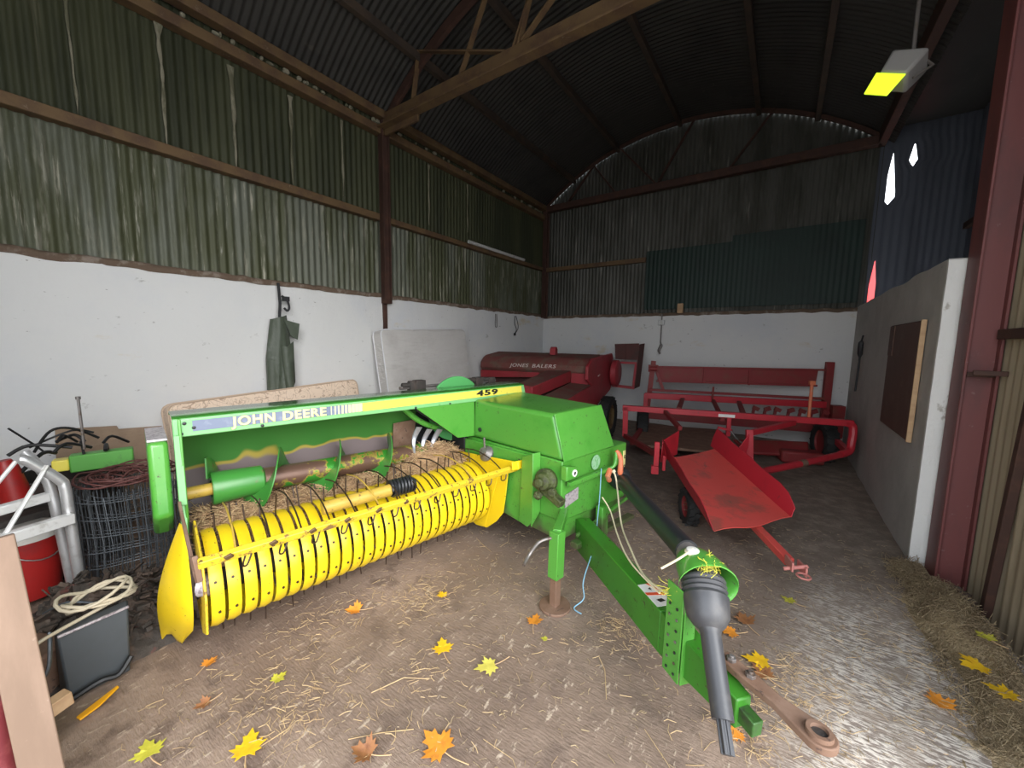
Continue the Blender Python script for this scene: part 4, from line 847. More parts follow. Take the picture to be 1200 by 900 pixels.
A_('deflector_post', 'red', lambda b: (b.bar((-.97, -1.50, .34), (-.97, -1.50, .62), .05, .05, (0, 1, 0)), b.bar((-.90, -1.55, .35), (-.90, -1.55, .5), .03, .04, (0, 1, 0)), b.box((-.98, -1.52, .34), (.07, .07, .08))))
A_('tray_tongue', 'red_tray', lambda b: b.bar((-.30, -2.3, .235), (-.205, -2.74, .20), .055, .05))
HQ = V((-.195, -2.80, .20))
A_('tongue_clevis', M('pink_clevis', (0.55, .2, .17), .6), lambda b: (b.bar(HQ+V((-.035, .06, .02)), HQ+V((-.03, -.05, .02)), .012, .06), b.bar(HQ+V((.035, .06, .0)), HQ+V((.045, -.05, .0)), .012, .06), b.cyl(HQ+V((-.07, -.02, -.01)), HQ+V((.06, -.02, .03)), .012, n=10), b.tube([HQ+V((.02+.035*math.cos(t), -.075+.035*math.sin(t), -.01)) for t in [2*PI*k_/14 for k_ in range(15)]], .007, 6)), .003)
wheel(AC, (-.70, -1.90, .15), (-1, -.2, 0), .152, .10, 'red_dark', 14)
A_('stub_axle', 'red_dark', lambda b: b.cyl((-.70, -1.94, .17), (-.2, -1.75, .25), .022, n=10))
wheel(AC, (1.36, .78, .27), (1, 0, 0), .27, .17, 'red_dark', 16)
wheel(AC, (-1.05, .95, .27), (-1, 0, 0), .27, .17, 'red_dark', 16)
# rear bed and upright gate
A_('bed_floor', 'rust', lambda b: b.b6(-1.15, .1, -.15, 1.3, .20, .235))
A_('bed_rail', 'red_dark', lambda b: b.bar((-1.2, -.1, .24), (-.95, 1.5, .26), .06, .07))
A_('bed_rail', 'red', lambda b: b.bar((1.28, .0, .34), (1.62, 1.5, .34), .06, .07))
A_('gate_panel', 'red_dark', lambda b: (b.plate([(-.82, 1.6, .95), (1.50, 1.6, .99), (1.52, 1.6, 1.235), (-.82, 1.6, 1.195)], (0, .02, 0)), [b.bar((u, 1.59, .95), (u, 1.59, 1.21), .03, .04, (0, 1, 0)) for u in (-.09, .58)], b.bar((-.84, 1.59, 1.2), (1.64, 1.59, 1.235), .03, .03), b.bar((-.84, 1.59, .95), (1.52, 1.59, .985), .03, .03)))
A_('gate_post', 'red_dark', lambda b: b.bar((1.66, 1.6, .15), (1.66, 1.6, 1.36), .10, .08, (0, 1, 0)))
A_('gate_post', 'red_dark', lambda b: (b.bar((-.98, 1.6, .2), (-.90, 1.6, 1.30), .08, .07, (0, 1, 0)), b.bar((-.90, 1.6, 1.28), (-.72, 1.55, .8), .05, .05, (0, 1, 0)), b.box((-.9, 1.58, 1.17), (.16, .12, .12)), b.cyl((-.96, 1.5, 1.17), (-.84, 1.5, 1.17), .04, n=12)))
A_('cross_rail', 'red', lambda b: b.bar((-1.02, 1.45, .705), (1.62, 1.5, .705), .07, .10))
A_('cross_rail_top', 'red_dark', lambda b: b.bar((-.95, 1.52, .80), (1.62, 1.55, .79), .05, .04))
A_('cross_post', 'red', lambda b: b.bar((-1.0, 1.44, .74), (-1.0, 1.44, .42), .07, .06, (0, 1, 0)))
A_('base_rail', 'red_dark', lambda b: b.bar((-.95, 1.5, .38), (1.66, 1.5, .34), .08, .16))
A_('side_guard', 'red_dark', lambda b: b.b6(1.70, 1.86, 1.45, 1.6, .2, .70))
A_('stay_strut', 'red_dark', lambda b: b.bar((-.42, 1.40, .68), (-.62, .05, .72), .06, .05))
A_('stay_strut', 'red_dark', lambda b: b.bar((.42, 1.42, .68), (.22, .3, .66), .06, .05))
A_('stay_strut', 'red_dark', lambda b: b.bar((.05, 1.45, .68), (-.08, .05, .62), .05, .05))
A_('link_rod', 'steel', lambda b: b.cyl((-.42, .8, .60), (-.15, .3, .62), .014, n=8))
A_('link_rod', 'steel', lambda b: b.cyl((.30, 1.0, .56), (-.05, .35, .56), .014, n=8))
A_('link_bracket', 'red', lambda b: (b.bar((-.02, -.02, .66), (-.02, -.02, .42), .05, .05, (0, 1, 0)), b.bar((-.15, -.05, .53), (.02, -.05, .50), .03, .03)))
A_('trip_rod', 'steel', lambda b: b.tube(smoothpts([(0, -.06, .50), (.08, -.12, .40), (.2, -.25, .33)], 5), .012, 8))
A_('lever_rod', 'orange', lambda b: (b.cyl((.86, .02, .70), (.87, .05, 1.16), .018, n=10), b.box((.87, .05, 1.15), (.06, .05, .05))))
A_('pin_rod', 'red_dark', lambda b: b.cyl((.02, 1.35, .72), (.02, 1.35, .92), .016, n=8))
for k_, u in enumerate([.62, .78, .92, 1.1, 1.25, 1.4, 1.55]):
    A_('bale_hook', 'red_dark', lambda b: (b.bar((u, 1.42, .44), (u+.02, 1.42, .60), .04, .03, (0, 1, 0)), b.box((u+.04, 1.40, .60), (.09, .05, .06), Euler((0, .4*(-1)**k_, 0)).to_matrix())), .003)
A_('slide_shoe', 'red_dark', lambda b: b.box((1.0, .55, .10), (.5, .25, .16)), .03)
A_('slide_shoe', 'red_dark', lambda b: b.plate([(.35, .5, .06), (1.1, .55, .08), (1.15, .75, .24), (.2, .7, .20)], .05), .02)

# ------------------------------------------------------------------ mattresses, waders, wall things
def mattress(name, label, mat, edge_mat, W_, H_, T_, M_, puff=.02, stripes=0):
    root = thing(name, label, 'mattress'); root.matrix_world = M_
    b = MB(); nx, nz = 40, 30; r = .07
    def corner(x, z):
        # rounded outline in x,z
        cx_, cz_ = max(abs(x)-(W_/2-r), 0), max(abs(z-H_/2)-(H_/2-r), 0)
        return x, z
    def ins(u, v):
        x = (u-.5)*W_; z = v*H_
        dx = max(0, abs(x)-(W_/2-r)); dz = max(0, abs(z-H_/2)-(H_/2-r)); d = math.hypot(dx, dz)
        if d > r and dx > 0 and dz > 0:
            x = math.copysign(W_/2-r+dx*r/d, x); z = H_/2+math.copysign(H_/2-r+dz*r/d, z-H_/2)
        return x, z
    def dep(u, v):
        e = min(u*W_, (1-u)*W_, v*H_, (1-v)*H_)
        s_ = puff*min(1, e/.08)
        if stripes: s_ += .026*abs(math.sin(v*PI*stripes))**.5+.012*mnoise.noise(V((u*6, v*26, 1)))
        return s_
    rows = [[(ins(i/nx, j/nz)[0], -T_/2-dep(i/nx, j/nz), ins(i/nx, j/nz)[1]) for i in range(nx+1)] for j in range(nz+1)]
    R_, C_ = nz+1, nx+1; vs = [V(p) for rw in rows for p in rw]; n_ = len(vs)
    vs += [V((p.x, -p.y, p.z)) for p in vs]
    f = []
    for i in range(R_-1):
        for j in range(C_-1):
            q = (i*C_+j, i*C_+j+1, (i+1)*C_+j+1, (i+1)*C_+j); f += [q, tuple(n_+t for t in q[::-1])]
    rim = [j for j in range(C_)]+[i*C_+C_-1 for i in range(1, R_)]+[(R_-1)*C_+j for j in range(C_-2, -1, -1)]+[i*C_ for i in range(R_-2, 0, -1)]
    for a, c in zip(rim, rim[1:]+rim[:1]): f.append((c, a, n_+a, n_+c))
    b.faces(vs, f); b.build('cover', mat, root, 0, 60)
    for sgn in (-1, 1):
        p = [V((vs[k_].x, sgn*(T_/2+.002), vs[k_].z)) for k_ in rim]; b = MB(); b.tube(p+[p[0]], .009, 6, False); b.build('edge_piping', edge_mat, root)
    return root
def lean(y, x, deg_tilt, roll=0):
    # local x runs along the wall (+y world), local -y faces the room (+x world), local z up, leaning back to the wall
    base = Matrix(((0, -1, 0, x), (1, 0, 0, y), (0, 0, 1, 0), (0, 0, 0, 1)))
    return base @ Matrix.Rotation(math.radians(-deg_tilt), 4, 'X') @ Matrix.Rotation(math.radians(roll), 4, 'Y')
mattress('mattress', 'beige floral mattress on its long side against the white wall behind the green baler', 'pattern', 'piping', 1.86, 1.04, .17, lean(1.98, -4.37, 7, -3.0), .015)
mattress('mattress', 'white quilted mattress standing upright against the left wall by the post', 'quilt', 'quilt_edge', 1.66, 1.77, .17, lean(4.14, -4.30, 7, -2.4), .012, 9)

wd = thing('waders', 'olive green waders hanging folded from a strap on the white wall', 'waders', (-4.6, 2.05, 0))
b = MB(); rows = []
for j in range(15):
    t = j/14; z = 1.80-.98*t; w = .075+.075*min(1, t*2.2)-.01*t
    rows.append([(.03+.05*math.sin(PI*q/10)+.022*math.sin(q*1.9+t*4)*t, -.015+(q/10-.5)*2*w*(.9 if q else 1.0)+(.05*max(0, .35-t) if q > 6 else 0), z+.05*(q/10)*(1 if j == 0 else 0)) for q in range(11)])
b.sheet(rows, (-.035, 0, 0)); b.build('leg_cloth', 'waders', wd, 0, 70)
b = MB(); b.sheet([[(.095, -.03+.03*t, 1.52-.5*t), (.115+.01*t, .02+.02*t, 1.50-.5*t), (.095, .10, 1.56-.46*t)] for t in (0, .3, .6, 1)], (-.012, 0, 0)); b.plate([(.075, .02, 1.80), (.085, .18, 1.76), (.09, .15, 1.58), (.09, .08, 1.62)], .012); b.build('folded_flap', 'waders', wd, 0, 70)
b = MB(); b.tube([(-.02, .02, 2.2), (.0, .02, 1.98), (.03, -.01, 1.78)], .016, 6); b.build('strap', 'strap', wd)
b = MB(); b.tube(smoothpts([(.02, .03, 2.06), (.03, .08, 2.02), (.03, .10, 1.94), (.03, .08, 1.90), (.02, .05, 1.93)], 5), .013, 6); b.box((.03, .07, 2.03), (.03, .07, .05)); b.build('buckle', 'strap', wd, .004)

b = MB(); b.tube(smoothpts([(XL+.03, 6.72, 2.13), (XL+.04, 6.70, 1.98), (XL+.03, 6.78, 1.85), (XL+.04, 6.70, 1.76)], 6), .007, 6); b.tube(smoothpts([(XL+.03, 6.76, 2.13), (XL+.05, 6.82, 1.9), (XL+.04, 6.72, 1.76)], 6), .006, 6); b.box((XL+.04, 6.71, 1.75), (.03, .04, .05))
tag(b.build('cable', 'strap'), 'short black cable looped down the white wall near the back corner', 'cable')
b = MB(); b.tube(smoothpts([(XL+.03, 6.05, 2.13), (XL+.035, 6.04, 1.9), (XL+.035, 6.10, 1.89), (XL+.03, 6.09, 2.13)], 4), .006, 6)
tag(b.build('wire_hook', 'steel'), 'thin wire loop on the left wall above the quilted mattress corner', 'wire')

sw = thing('light_switch', 'grey wall switch on a conduit above the red accumulator', 'switch', (-1.985, 7.93, 0))
b = MB(); b.cyl((0, -.015, 2.18), (0, -.015, 1.62), .012, n=10); b.build('conduit', 'steel', sw)
b = MB(); b.b6(-.06, .06, -.05, .0, 1.96, 2.06); b.build('switch_box', 'galv', sw, .008)
b = MB(); b.b6(-.012, .012, -.058, -.048, 1.99, 2.03); b.build('rocker', 'white_plastic', sw, .003)
b = MB(); b.tube(smoothpts([(0, -.02, 1.64), (.02, -.04, 1.56), (-.01, -.05, 1.47), (.01, -.04, 1.40)], 5), [.012]*4+[.03]*8+[.02]*4, 8); b.build('cable_gland', 'steel', sw)

gl = MB(); gl.b6(0, 0, 0, 0, 0, 0) if False else None
corr = corrugated('green_sheet', (-2.345, YB-.025, 0), (1, 0, 0), 1.49, 2.27, 3.40, (0, -1, 0), 'darkgreen', None, amp=.003, th=.004)
tag(corr, 'dark green sheet fixed on the back wall, left of two', 'sheet')
corr = corrugated('green_sheet', (-.87, YB-.04, 0), (1, 0, 0), 1.74, 2.27, 3.50, (0, -1, 0), 'darkgreen', None, amp=.003, th=.004)
tag(corr, 'wider dark green sheet on the back wall beside the partition, right of two', 'sheet')
b = MB(); b.b6(-1.70, -1.60, YB-.10, YB-.03, 2.18, 2.36); tag(b.build('wood_block', 'wood2', None, .006), 'small upright wooden block on the back wall ledge under the green sheet', 'block')
bd = thing('board', 'brown rectangular board fixed on the grey right hand partition', 'board', (XR-.022, 4.74, 0))
b = MB(); b.b6(-.014, .014, -.50, .53, .86, 1.81); b.build('panel', 'brownboard', bd, .012)
b = MB(); b.b6(-.016, .016, -.505, -.49, .855, 1.815); b.build('edge_strip', 'wood2', bd, .003)
b = MB(); b.b6(-.022, -.012, .33, .50, 1.52, 1.80); b.build('overlap_patch', 'brownboard', bd, .003)
b = MB(); b.tube(smoothpts([(XR-.03, 6.9, 1.75), (XR-.05, 6.86, 1.62), (XR-.04, 6.9, 1.4), (XR-.05, 6.88, 1.0)], 5), [.01]*4+[.03]*5+[.012]*7, 8); tag(b.build('hanging_tool', 'strap'), 'thin dark tool hanging on the partition in the back right corner', 'tool')

fd = thing('floodlight', 'grey floodlight with a lime green lens hanging high by the right wall', 'lamp', (.56, 4.0, 0))
Rm = Matrix.Rotation(math.radians(14), 3, V((.14, .88, .45))) @ Euler((math.radians(-20), math.radians(18), math.radians(-28))).to_matrix()
def fp(x, y, z): return Rm @ (V((x, y, z))*.9)+V((-.04, 0, 3.52))
b = MB(); hull(b, [fp(-.09, -.10, -.05), fp(.10, -.10, -.05), fp(.10, .10, -.05), fp(-.10, .10, -.05)], [fp(-.14, -.10, .14), fp(.10, -.10, .16), fp(.10, .12, .16), fp(-.14, .12, .14)]); b.build('housing', 'lampgrey', fd, .02)
b = MB(); b.plate([fp(-.105, -.11, -.06), fp(.105, -.11, -.06), fp(.085, -.075, -.21), fp(-.085, -.075, -.21)], .012); b.build('lens', 'lamplime', fd, .006)
b = MB(); b.tube([fp(0, 0, .14), (.03, .02, 3.95), (.05, .05, 4.75)], .012, 8); b.build('hanger', 'steel', fd)
b = MB(); b.tube([fp(-.11, 0, 0), fp(-.15, .02, .12), fp(0, .02, .2), fp(.15, .02, .12), fp(.11, 0, 0)], .010, 8); b.build('bracket', 'steel', fd)

# ------------------------------------------------------------------ left corner clutter
cb = MB(); cb.plate([(-4.62, .33, .02), (-4.62, 1.02, .02), (-4.62, 1.0, .78), (-4.62, .72, .80), (-4.62, .71, .83), (-4.62, .37, .86)], (.012, 0, 0))
tag(cb.build('cardboard_sheet', 'card', None, .002), 'brown cardboard sheet leaning on the white wall behind the wire rolls', 'cardboard')
random.seed(31)
mr = thing('wire_netting_roll', 'grey roll of wire stock netting standing on end in the left corner', 'wire roll', (-3.52, .58, 0))
for R_ in (.29, .25, .2):
    b = MB()
    for i in range(44):
        th = 2*PI*i/44+R_*3; w = .008*random.random()
        b.tube([((R_+w)*math.cos(th), (R_+w)*math.sin(th), .01), ((R_-w)*math.cos(th+.03), (R_-w)*math.sin(th+.03), .32), ((R_+w)*math.cos(th-.02), (R_+w)*math.sin(th-.02), .62+.03*random.random())], .0026, 4)
    for z in (.02, .1, .18, .27, .37, .48, .60):
        b.tube([((R_+.006*math.sin(5*t))*math.cos(t), (R_+.006*math.sin(5*t))*math.sin(t), z+.012*math.sin(2*t+z*9)) for t in [2*PI*k_/40 for k_ in range(41)]], .003, 4, False)
    b.build('netting_layer', 'wire', mr, 0, 60)
bw = MB()
for i in range(9):
    R_ = .09+.02*i; z0 = .66+.004*i
    bw.tube([(-3.52+(R_+.012*math.sin(7*t+i))*math.cos(t), .58+(R_+.012*math.sin(5*t+i))*math.sin(t), z0+.02*math.sin(3*t+i*1.7)) for t in [2*PI*k_/36 for k_ in range(37)]], .006, 5, False)
for i in range(90):
    t = random.uniform(0, 2*PI); R_ = random.uniform(.09, .27); c_ = V((-3.52+R_*math.cos(t), .58+R_*math.sin(t), .675)); d = V((random.gauss(0, 1), random.gauss(0, 1), random.gauss(0, 1))).normalized()*.018; bw.tube([c_-d, c_+d], .0022, 4)
tag(bw.build('barbed_wire_coil', 'rustwire'), 'rust red coil of barbed wire lying on top of the netting roll', 'wire roll')
bn = thing('bin', 'dark bin heaped with scrap in the left corner behind the metal frame', 'bin', (-4.08, .38, 0))
b = MB(); b.lathe([(0, 0), (0, .22), (.62, .27), (.64, .28), (.64, .26), (.5, .25), (.5, 0)], (0, 0, 0), (0, 0, 1), 24); b.build('tub', 'dark', bn)
gb = thing('machine_guard', 'light green metal box beside the cardboard with black cables on it', 'box', (-4.0, .53, .64), 78)
b = MB(); b.b6(-.16, .16, -.05, .05, 0, .12); b.build('body', 'greenplastic', gb, .01)
b = MB(); b.b6(-.24, -.16, -.045, .045, .02, .10); b.build('yellow_end', 'decal_yellow', gb, .008)
for i in range(4):
    b = MB(); b.cyl((-.12+.08*i, .05, .06), (-.12+.08*i, .056, .06), .010, n=8); b.build('hole', 'black', gb)
random.seed(17)
b = MB()
for i in range(9):
    c_ = V((-4.02+random.gauss(0, .05), .42+random.gauss(0, .10), .82+random.gauss(0, .025))); d = V((random.uniform(-.1, .1), random.uniform(-.15, .15), random.gauss(0, .02)))
    b.tube(smoothpts([c_-d, c_+V((0, 0, .05))+d*.3, c_+d], 4), random.uniform(.006, .013), 7)
b.tube(smoothpts([(-4.0, .22, .82), (-4.0, .30, .95), (-4.0, .40, .95), (-4.0, .52, .86)], 6), .009, 6)
b.tube([(-4.0, .13, 1.0), (-4.0, .22, .88), (-4.0, .26, .82)], .006, 5)
tag(b.build('cable_tangle', 'cableblack', None, 0, 60), 'tangle of black cables and tool handles on the light green box', 'cables')
b = MB(); b.cyl((-3.96, .44, .80), (-4.0, .44, 1.16), .008, n=8); b.lathe([(0, 0), (0, .014), (.02, .014), (.02, 0)], (-4.0, .44, 1.15), (0, 0, 1), 10)
tag(b.build('steel_rod', 'steel'), 'thin steel rod standing up out of the black cables', 'rod')
lf = thing('tubular_frame', 'bent galvanised tube frame with white rungs in the left corner', 'frame', (-3.3, .22, 0))
b = MB(); b.tube(smoothpts([(.02, -.09, .935), (.02, -.06, .915), (.0, .04, .78), (0, .055, .73), (0, .06, .6), (0, .075, .0)], 6), .025, 14); b.build('tube_leg', 'galv', lf)
b = MB(); b.tube(smoothpts([(-.16, -.06, .93), (-.12, -.03, .87), (-.10, .0, .78), (-.10, .02, .6), (-.10, .055, .0)], 6), .024, 14); b.build('tube_leg', 'galv', lf)
b = MB(); b.bar((.15, -.22, .56), (.04, .07, .555), .05, .06); b.build('rung', 'alu', lf, .006)
b = MB(); b.bar((-.02, -.26, .66), (-.10, .0, .67), .05, .05); b.build('rung', 'alu', lf, .006)
b = MB(); b.tube([(.13, -.18, .56), (.03, -.0, .88)], .011, 8); b.build('brace_wire', 'alu', lf)
b = MB(); b.tube([(-.02, -.22, .74), (-.02, -.10, .92)], .010, 8); b.build('brace_wire', 'alu', lf)
b = MB(); b.lathe([(0, 0), (0, .075), (.22, .055), (.26, .05), (.30, .03), (.30, 0)], (-3.9, .13, .52), (0, -.12, 1), 20); cn = tag(b.build('red_canister', 'redplastic'), 'red plastic canister against the wall at the left edge', 'canister')
bk = thing('paint_bucket', 'red bucket with a dirty white lid behind the tube frame', 'bucket', (-3.62, .12, 0))
b = MB(); b.lathe([(0, 0), (0, .13), (.36, .155), (.36, .14), (.3, .13), (.3, 0)], (0, 0, .04), (0, 0, 1), 24); b.build('pail', 'redplastic', bk)
b = MB(); b.lathe([(0, 0), (0, .162), (.04, .165), (.05, .15), (.05, 0)], (0, 0, .40), (0, 0, 1), 24); b.build('lid', 'white_plastic', bk)
b = MB(); b.tube([(.16*math.cos(t), .16*math.sin(t), .38-.10*math.sin(PI*k_/12)) for k_, t in enumerate([-.6+2.2*q/12 for q in range(13)])], .004, 5); b.build('bail', 'steel', bk)
b = MB(); b.box((-3.9, .13, .24), (.34, .3, .5), Euler((0, 0, .3)).to_matrix()); tag(b.build('dark_crate', 'dark', None, .01), 'dark crate under the red canister', 'crate')
random.seed(41)
b = MB()
def heap_h(x, y):
    u, v = (x+3.36)/.86, (y+.06)/.72
    return .30*(1-.35*u)*math.sin(PI*min(1, max(0, u)))**.6*math.sin(PI*min(1, max(0, v)))**.6*(.75+.5*mnoise.noise(V((x*7, y*7, 3))))
b.sheet([[(-3.36+.86*i/34, -.06+.72*j/28, heap_h(-3.36+.86*i/34, -.06+.72*j/28)+.04*mnoise.noise(V((i*.7, j*.7, 5)))-.01) for i in range(35)] for j in range(29)], (0, 0, -.03))
for i in range(150):
    x, y = random.uniform(-3.3, -2.56), random.uniform(0, .6); c_ = V((x, y, heap_h(x, y)+.015)); l = random.uniform(.03, .16)
    R3 = Euler((random.gauss(0, .5), random.gauss(0, .5), random.uniform(0, 3))).to_matrix()
    if i % 3: b.box(c_, (l, random.uniform(.006, .03), random.uniform(.004, .012)), R3)
    else: b.box(c_, (random.uniform(.02, .07), random.uniform(.02, .06), random.uniform(.006, .03)), R3)
o = tag(b.build('scrap_heap', 'scrap', None, .003), 'dark heap of scrap and debris at the foot of the netting roll', 'scrap', kind='stuff')
gc = thing('slate_grey_case', 'dark grey flat metal case standing on the floor with cable on top', 'case', (-2.47, .235, 0), 3)
b = MB(); hull(b, [V((-.05, -.105, .0)), V((.02, -.09, .0)), V((.03, .105, .0)), V((-.05, .12, .0))], [V((-.07, -.10, .30)), V((0, -.10, .305)), V((.0, .125, .31)), V((-.07, .14, .31))]); b.build('body', 'metalbox', gc, .008)
b = MB(); b.bar((.008, -.10, .306), (.008, .125, .311), .012, .010); b.build('edge_trim', 'silver', gc, .002)
b = MB(); b.tube(smoothpts([(.035, -.10, .01), (.05, 0, .04), (.055, .06, .03), (.04, .11, .08)], 5), .012, 7); b.build('rim_seal', 'cableblack', gc)
b = MB()
pts = []
for i in range(64):
    t = i/63*2*PI*3.2; R_ = .10+.025*math.sin(i*.35); pts.append((-2.60+R_*.9*math.cos(t), .27+R_*1.15*math.sin(t), .335+.02*math.sin(t*2.3)+.0009*i))
b.tube(smoothpts([(-2.44, .05, .30), (-2.45, .10, .325)]+pts[:4], 3)+[V(p) for p in pts[4:]], .0075, 7)
tag(b.build('cable_coil', 'cable'), 'loose cream cable coiled on top of the grey case', 'cable')
b = MB(); b.tube(smoothpts([(-2.5, .06, .30), (-2.42, .02, .22), (-2.40, .05, .17), (-2.42, .10, .2), (-2.5, .12, .32)], 5), .007, 6); b.tube(smoothpts([(-3.0, .1, .16), (-2.85, .2, .26), (-2.8, .32, .2), (-2.7, .2, .3)], 5), .006, 6)
tag(b.build('wire_offcut', 'wire'), 'grey wire offcut dangling left of the grey case', 'wire')
b = MB(); b.plate([(-2.29, .150, .012), (-2.262, .158, .012), (-2.285, .215, .012), (-2.345, .286, .012), (-2.36, .283, .012), (-2.325, .215, .012)], (0, 0, .008)); tag(b.build('amber_strip', 'orange_strip', None, .002), 'bright amber plastic strip lying on the floor by the grey case', 'strip')
b = MB(); b.box((-1.885, .028, .47), (.035, .088, 1.0), Euler((0, math.radians(-10), 0)).to_matrix() @ Euler((math.radians(2.5), 0, 0)).to_matrix()); tag(b.build('wooden_board', 'wood', None, .004), 'tall pale wooden board leaning upright at the left front edge', 'board')
b = MB(); b.bar((-2.12, -.12, .16), (-2.20, .135, .185), .05, .055); tag(b.build('batten', 'wood2', None, .004), 'short sawn batten lying behind the leaning board', 'batten')
b = MB(); b.cyl((-1.93, -.03, 0), (-1.97, -.035, .44), .035, n=14); tag(b.build('red_post', 'maroon', None, .004), 'dull red round post behind the leaning board', 'post')
b = MB(); b.box((-2.25, -.10, .27), (.28, .20, .54), Euler((.03, 0, .2)).to_matrix()); tag(b.build('stone_block', 'stone', None, .015), 'pale rough block at the bottom left behind the leaning board', 'block')
b = MB(); b.box((-2.62, .10, .12), (.16, .12, .22), Euler((.2, .1, .5)).to_matrix()); tag(b.build('dusty_brick', 'rust', None, .012), 'dusty brown lump between the board and the grey case', 'lump')
b = MB(); b.cyl((-2.75, .92, .0), (-2.78, .90, .12), .10, .12, n=20); tag(b.build('red_dish', 'redplastic', None, .004), 'red dish on the floor behind the yellow pickup divider', 'dish')

# ------------------------------------------------------------------ maple leaves
def leaf_outline():
    # five lobed maple leaf, stem at the origin
    half = [(0, 0), (.10, .02), (.30, -.10), (.28, .06), (.46, .12), (.36, .22), (.60, .42), (.40, .42), (.42, .56), (.24, .48), (.20, .60), (.26, .80), (.12, .78), (0, 1.05)]
    return half+[(-x, y) for x, y in half[-2:0:-1]]
OUT = leaf_outline()
def leaf(x, y, size, rot, mat, label, curl=.3, fold=0.0, stem=None, z=.004):
    r = thing('maple_leaf', label, 'leaf', (x, y, z), math.degrees(rot), 'fallen maple leaves')
    b = MB(); random.seed(int(abs(x*1000)+abs(y*777)))
    cen = V((0, .4*size, 0)); ph = random.uniform(0, 6)
    def zz(px, py): return size*(.03+curl*.22*(abs(px)**1.3+.5*abs(py-.4)**2)+.03*math.sin(6*px+ph)+fold*.5*max(0, px)**1.2)
    ring = [V((px*size, py*size, zz(px, py))) for px, py in OUT]
    mid = [V((px*size*.45, (.35+(py-.35)*.45)*size, zz(px*.45, .35+(py-.35)*.45)-.006*size)) for px, py in OUT]
    n_ = len(ring); top = ring+mid+[V((0, .36*size, zz(0, .36)-.004*size))]
    f = [(i, (i+1) % n_, n_+(i+1) % n_, n_+i) for i in range(n_)]+[(n_+i, n_+(i+1) % n_, 2*n_) for i in range(n_)]
    m_ = len(top); bot = [p-V((0, 0, .0012)) for p in top]
    f += [tuple(m_+q for q in t[::-1]) for t in f]+[((i+1) % n_, i, m_+i, m_+(i+1) % n_) for i in range(n_)]
    b.faces(top+bot, f); b.build('blade', mat, r, 0, 60)
    b = MB(); sl = size*(stem or .8)
    b.tube(smoothpts([(0, .02*size, .03*size), (.08*sl, -.4*sl, .02*size), (.28*sl, -sl, .004)], 4), .0016+.006*size, 5); b.build('leaf_stalk', 'stem', r)
LV = [(-1.621, 1.609, .055, 1.2, 'leaf_yellow', 'small yellow leaf in straw between pickup and jack', .5, 0),
 (-1.931, 1.23, .075, 2.2, 'leaf_orange', 'folded orange leaf on the dirt just in front of the pickup tines', 1.0, .9),
 (-1.308, 1.296, .085, .9, 'leaf_yellow', 'bright yellow leaf left of the pale one, on open dirt', .5, 0),
 (-1.05, 1.393, .09, 2.5, 'leaf_pale', 'pale lemon leaf with a long stalk on the dirt in front of the jack', .3, 0),
 (-1.04, 1.736, .075, .3, 'leaf_orange', 'curled orange leaf beside the jack foot', .9, .6),
 (-.924, 1.689, .03, 1.9, 'leaf_lime', 'tiny lime leaf between the jack foot and the blue twine', .5, 0),
 (-2.186, .555, .055, .4, 'leaf_orange', 'small amber leaf on dirt nearest the yellow divider tip', .7, .3),
 (-1.826, .711, .055, .2, 'leaf_lime', 'small greenish yellow leaf in front of the pickup, beside straw', .4, 0),
 (-1.947, .502, .05, 2.9, 'leaf_brown', 'small curled brown leaf in the left foreground', 1.0, .8),
 (-1.564, .498, .095, 1.0, 'leaf_yellow', 'large golden leaf at the bottom edge, left of the brown curled one', .4, 0),
 (-1.857, .287, .08, 1.5, 'leaf_lime', 'green and yellow leaf at the bottom edge near the leaning board', .4, 0),
 (-1.18, .783, .08, 1.9, 'leaf_brown', 'curled dark brown leaf at the bottom edge of the dirt floor', 1.0, .8),
 (-.955, .953, .11, 1.5, 'leaf_orange', 'large orange leaf at the bottom centre', .4, 0),
 (-.046, 2.463, .09, .5, 'leaf_brown', 'crumpled rusty leaf right of the drive shaft cover', 1.0, .7),
 (-.096, 2.347, .075, 2.0, 'leaf_orange', 'orange leaf touching the crumpled rusty one', .8, .3),
 (.059, 2.206, .10, 1.8, 'leaf_yellow', 'bright yellow leaf beside the hitch bar bolts', .4, 0),
 (.065, 2.102, .08, .9, 'leaf_brown', 'brown leaf just under the bright yellow one by the hitch bar', .9, .5),
 (.175, 2.859, .065, 1.1, 'leaf_lime', 'flat pale leaf alone on the bare concrete', .2, 0),
 (.90, 2.70, .09, 2.2, 'leaf_yellow', 'yellow leaf on hay below the tan cladding', .4, .2),
 (.955, 2.81, .06, .6, 'leaf_lime', 'dull olive leaf beside the yellow one on the hay', .6, .3),
 (.714, 2.385, .085, .3, 'leaf_orange', 'tan orange crumpled leaf on bare concrete near the right edge', .9, .5),
 (.948, 2.511, .085, 1.3, 'leaf_yellow', 'yellow leaf at the extreme right edge', .4, 0),
 (-.029, 1.724, .055, 2.8, 'leaf_orange', 'small orange leaf under the end of the drive shaft', .8, .4),
 (-.343, 3.118, .08, 1.2, 'leaf_orange', 'faded orange leaf behind the green joint hood', .7, .3)]
LOOKS = {}


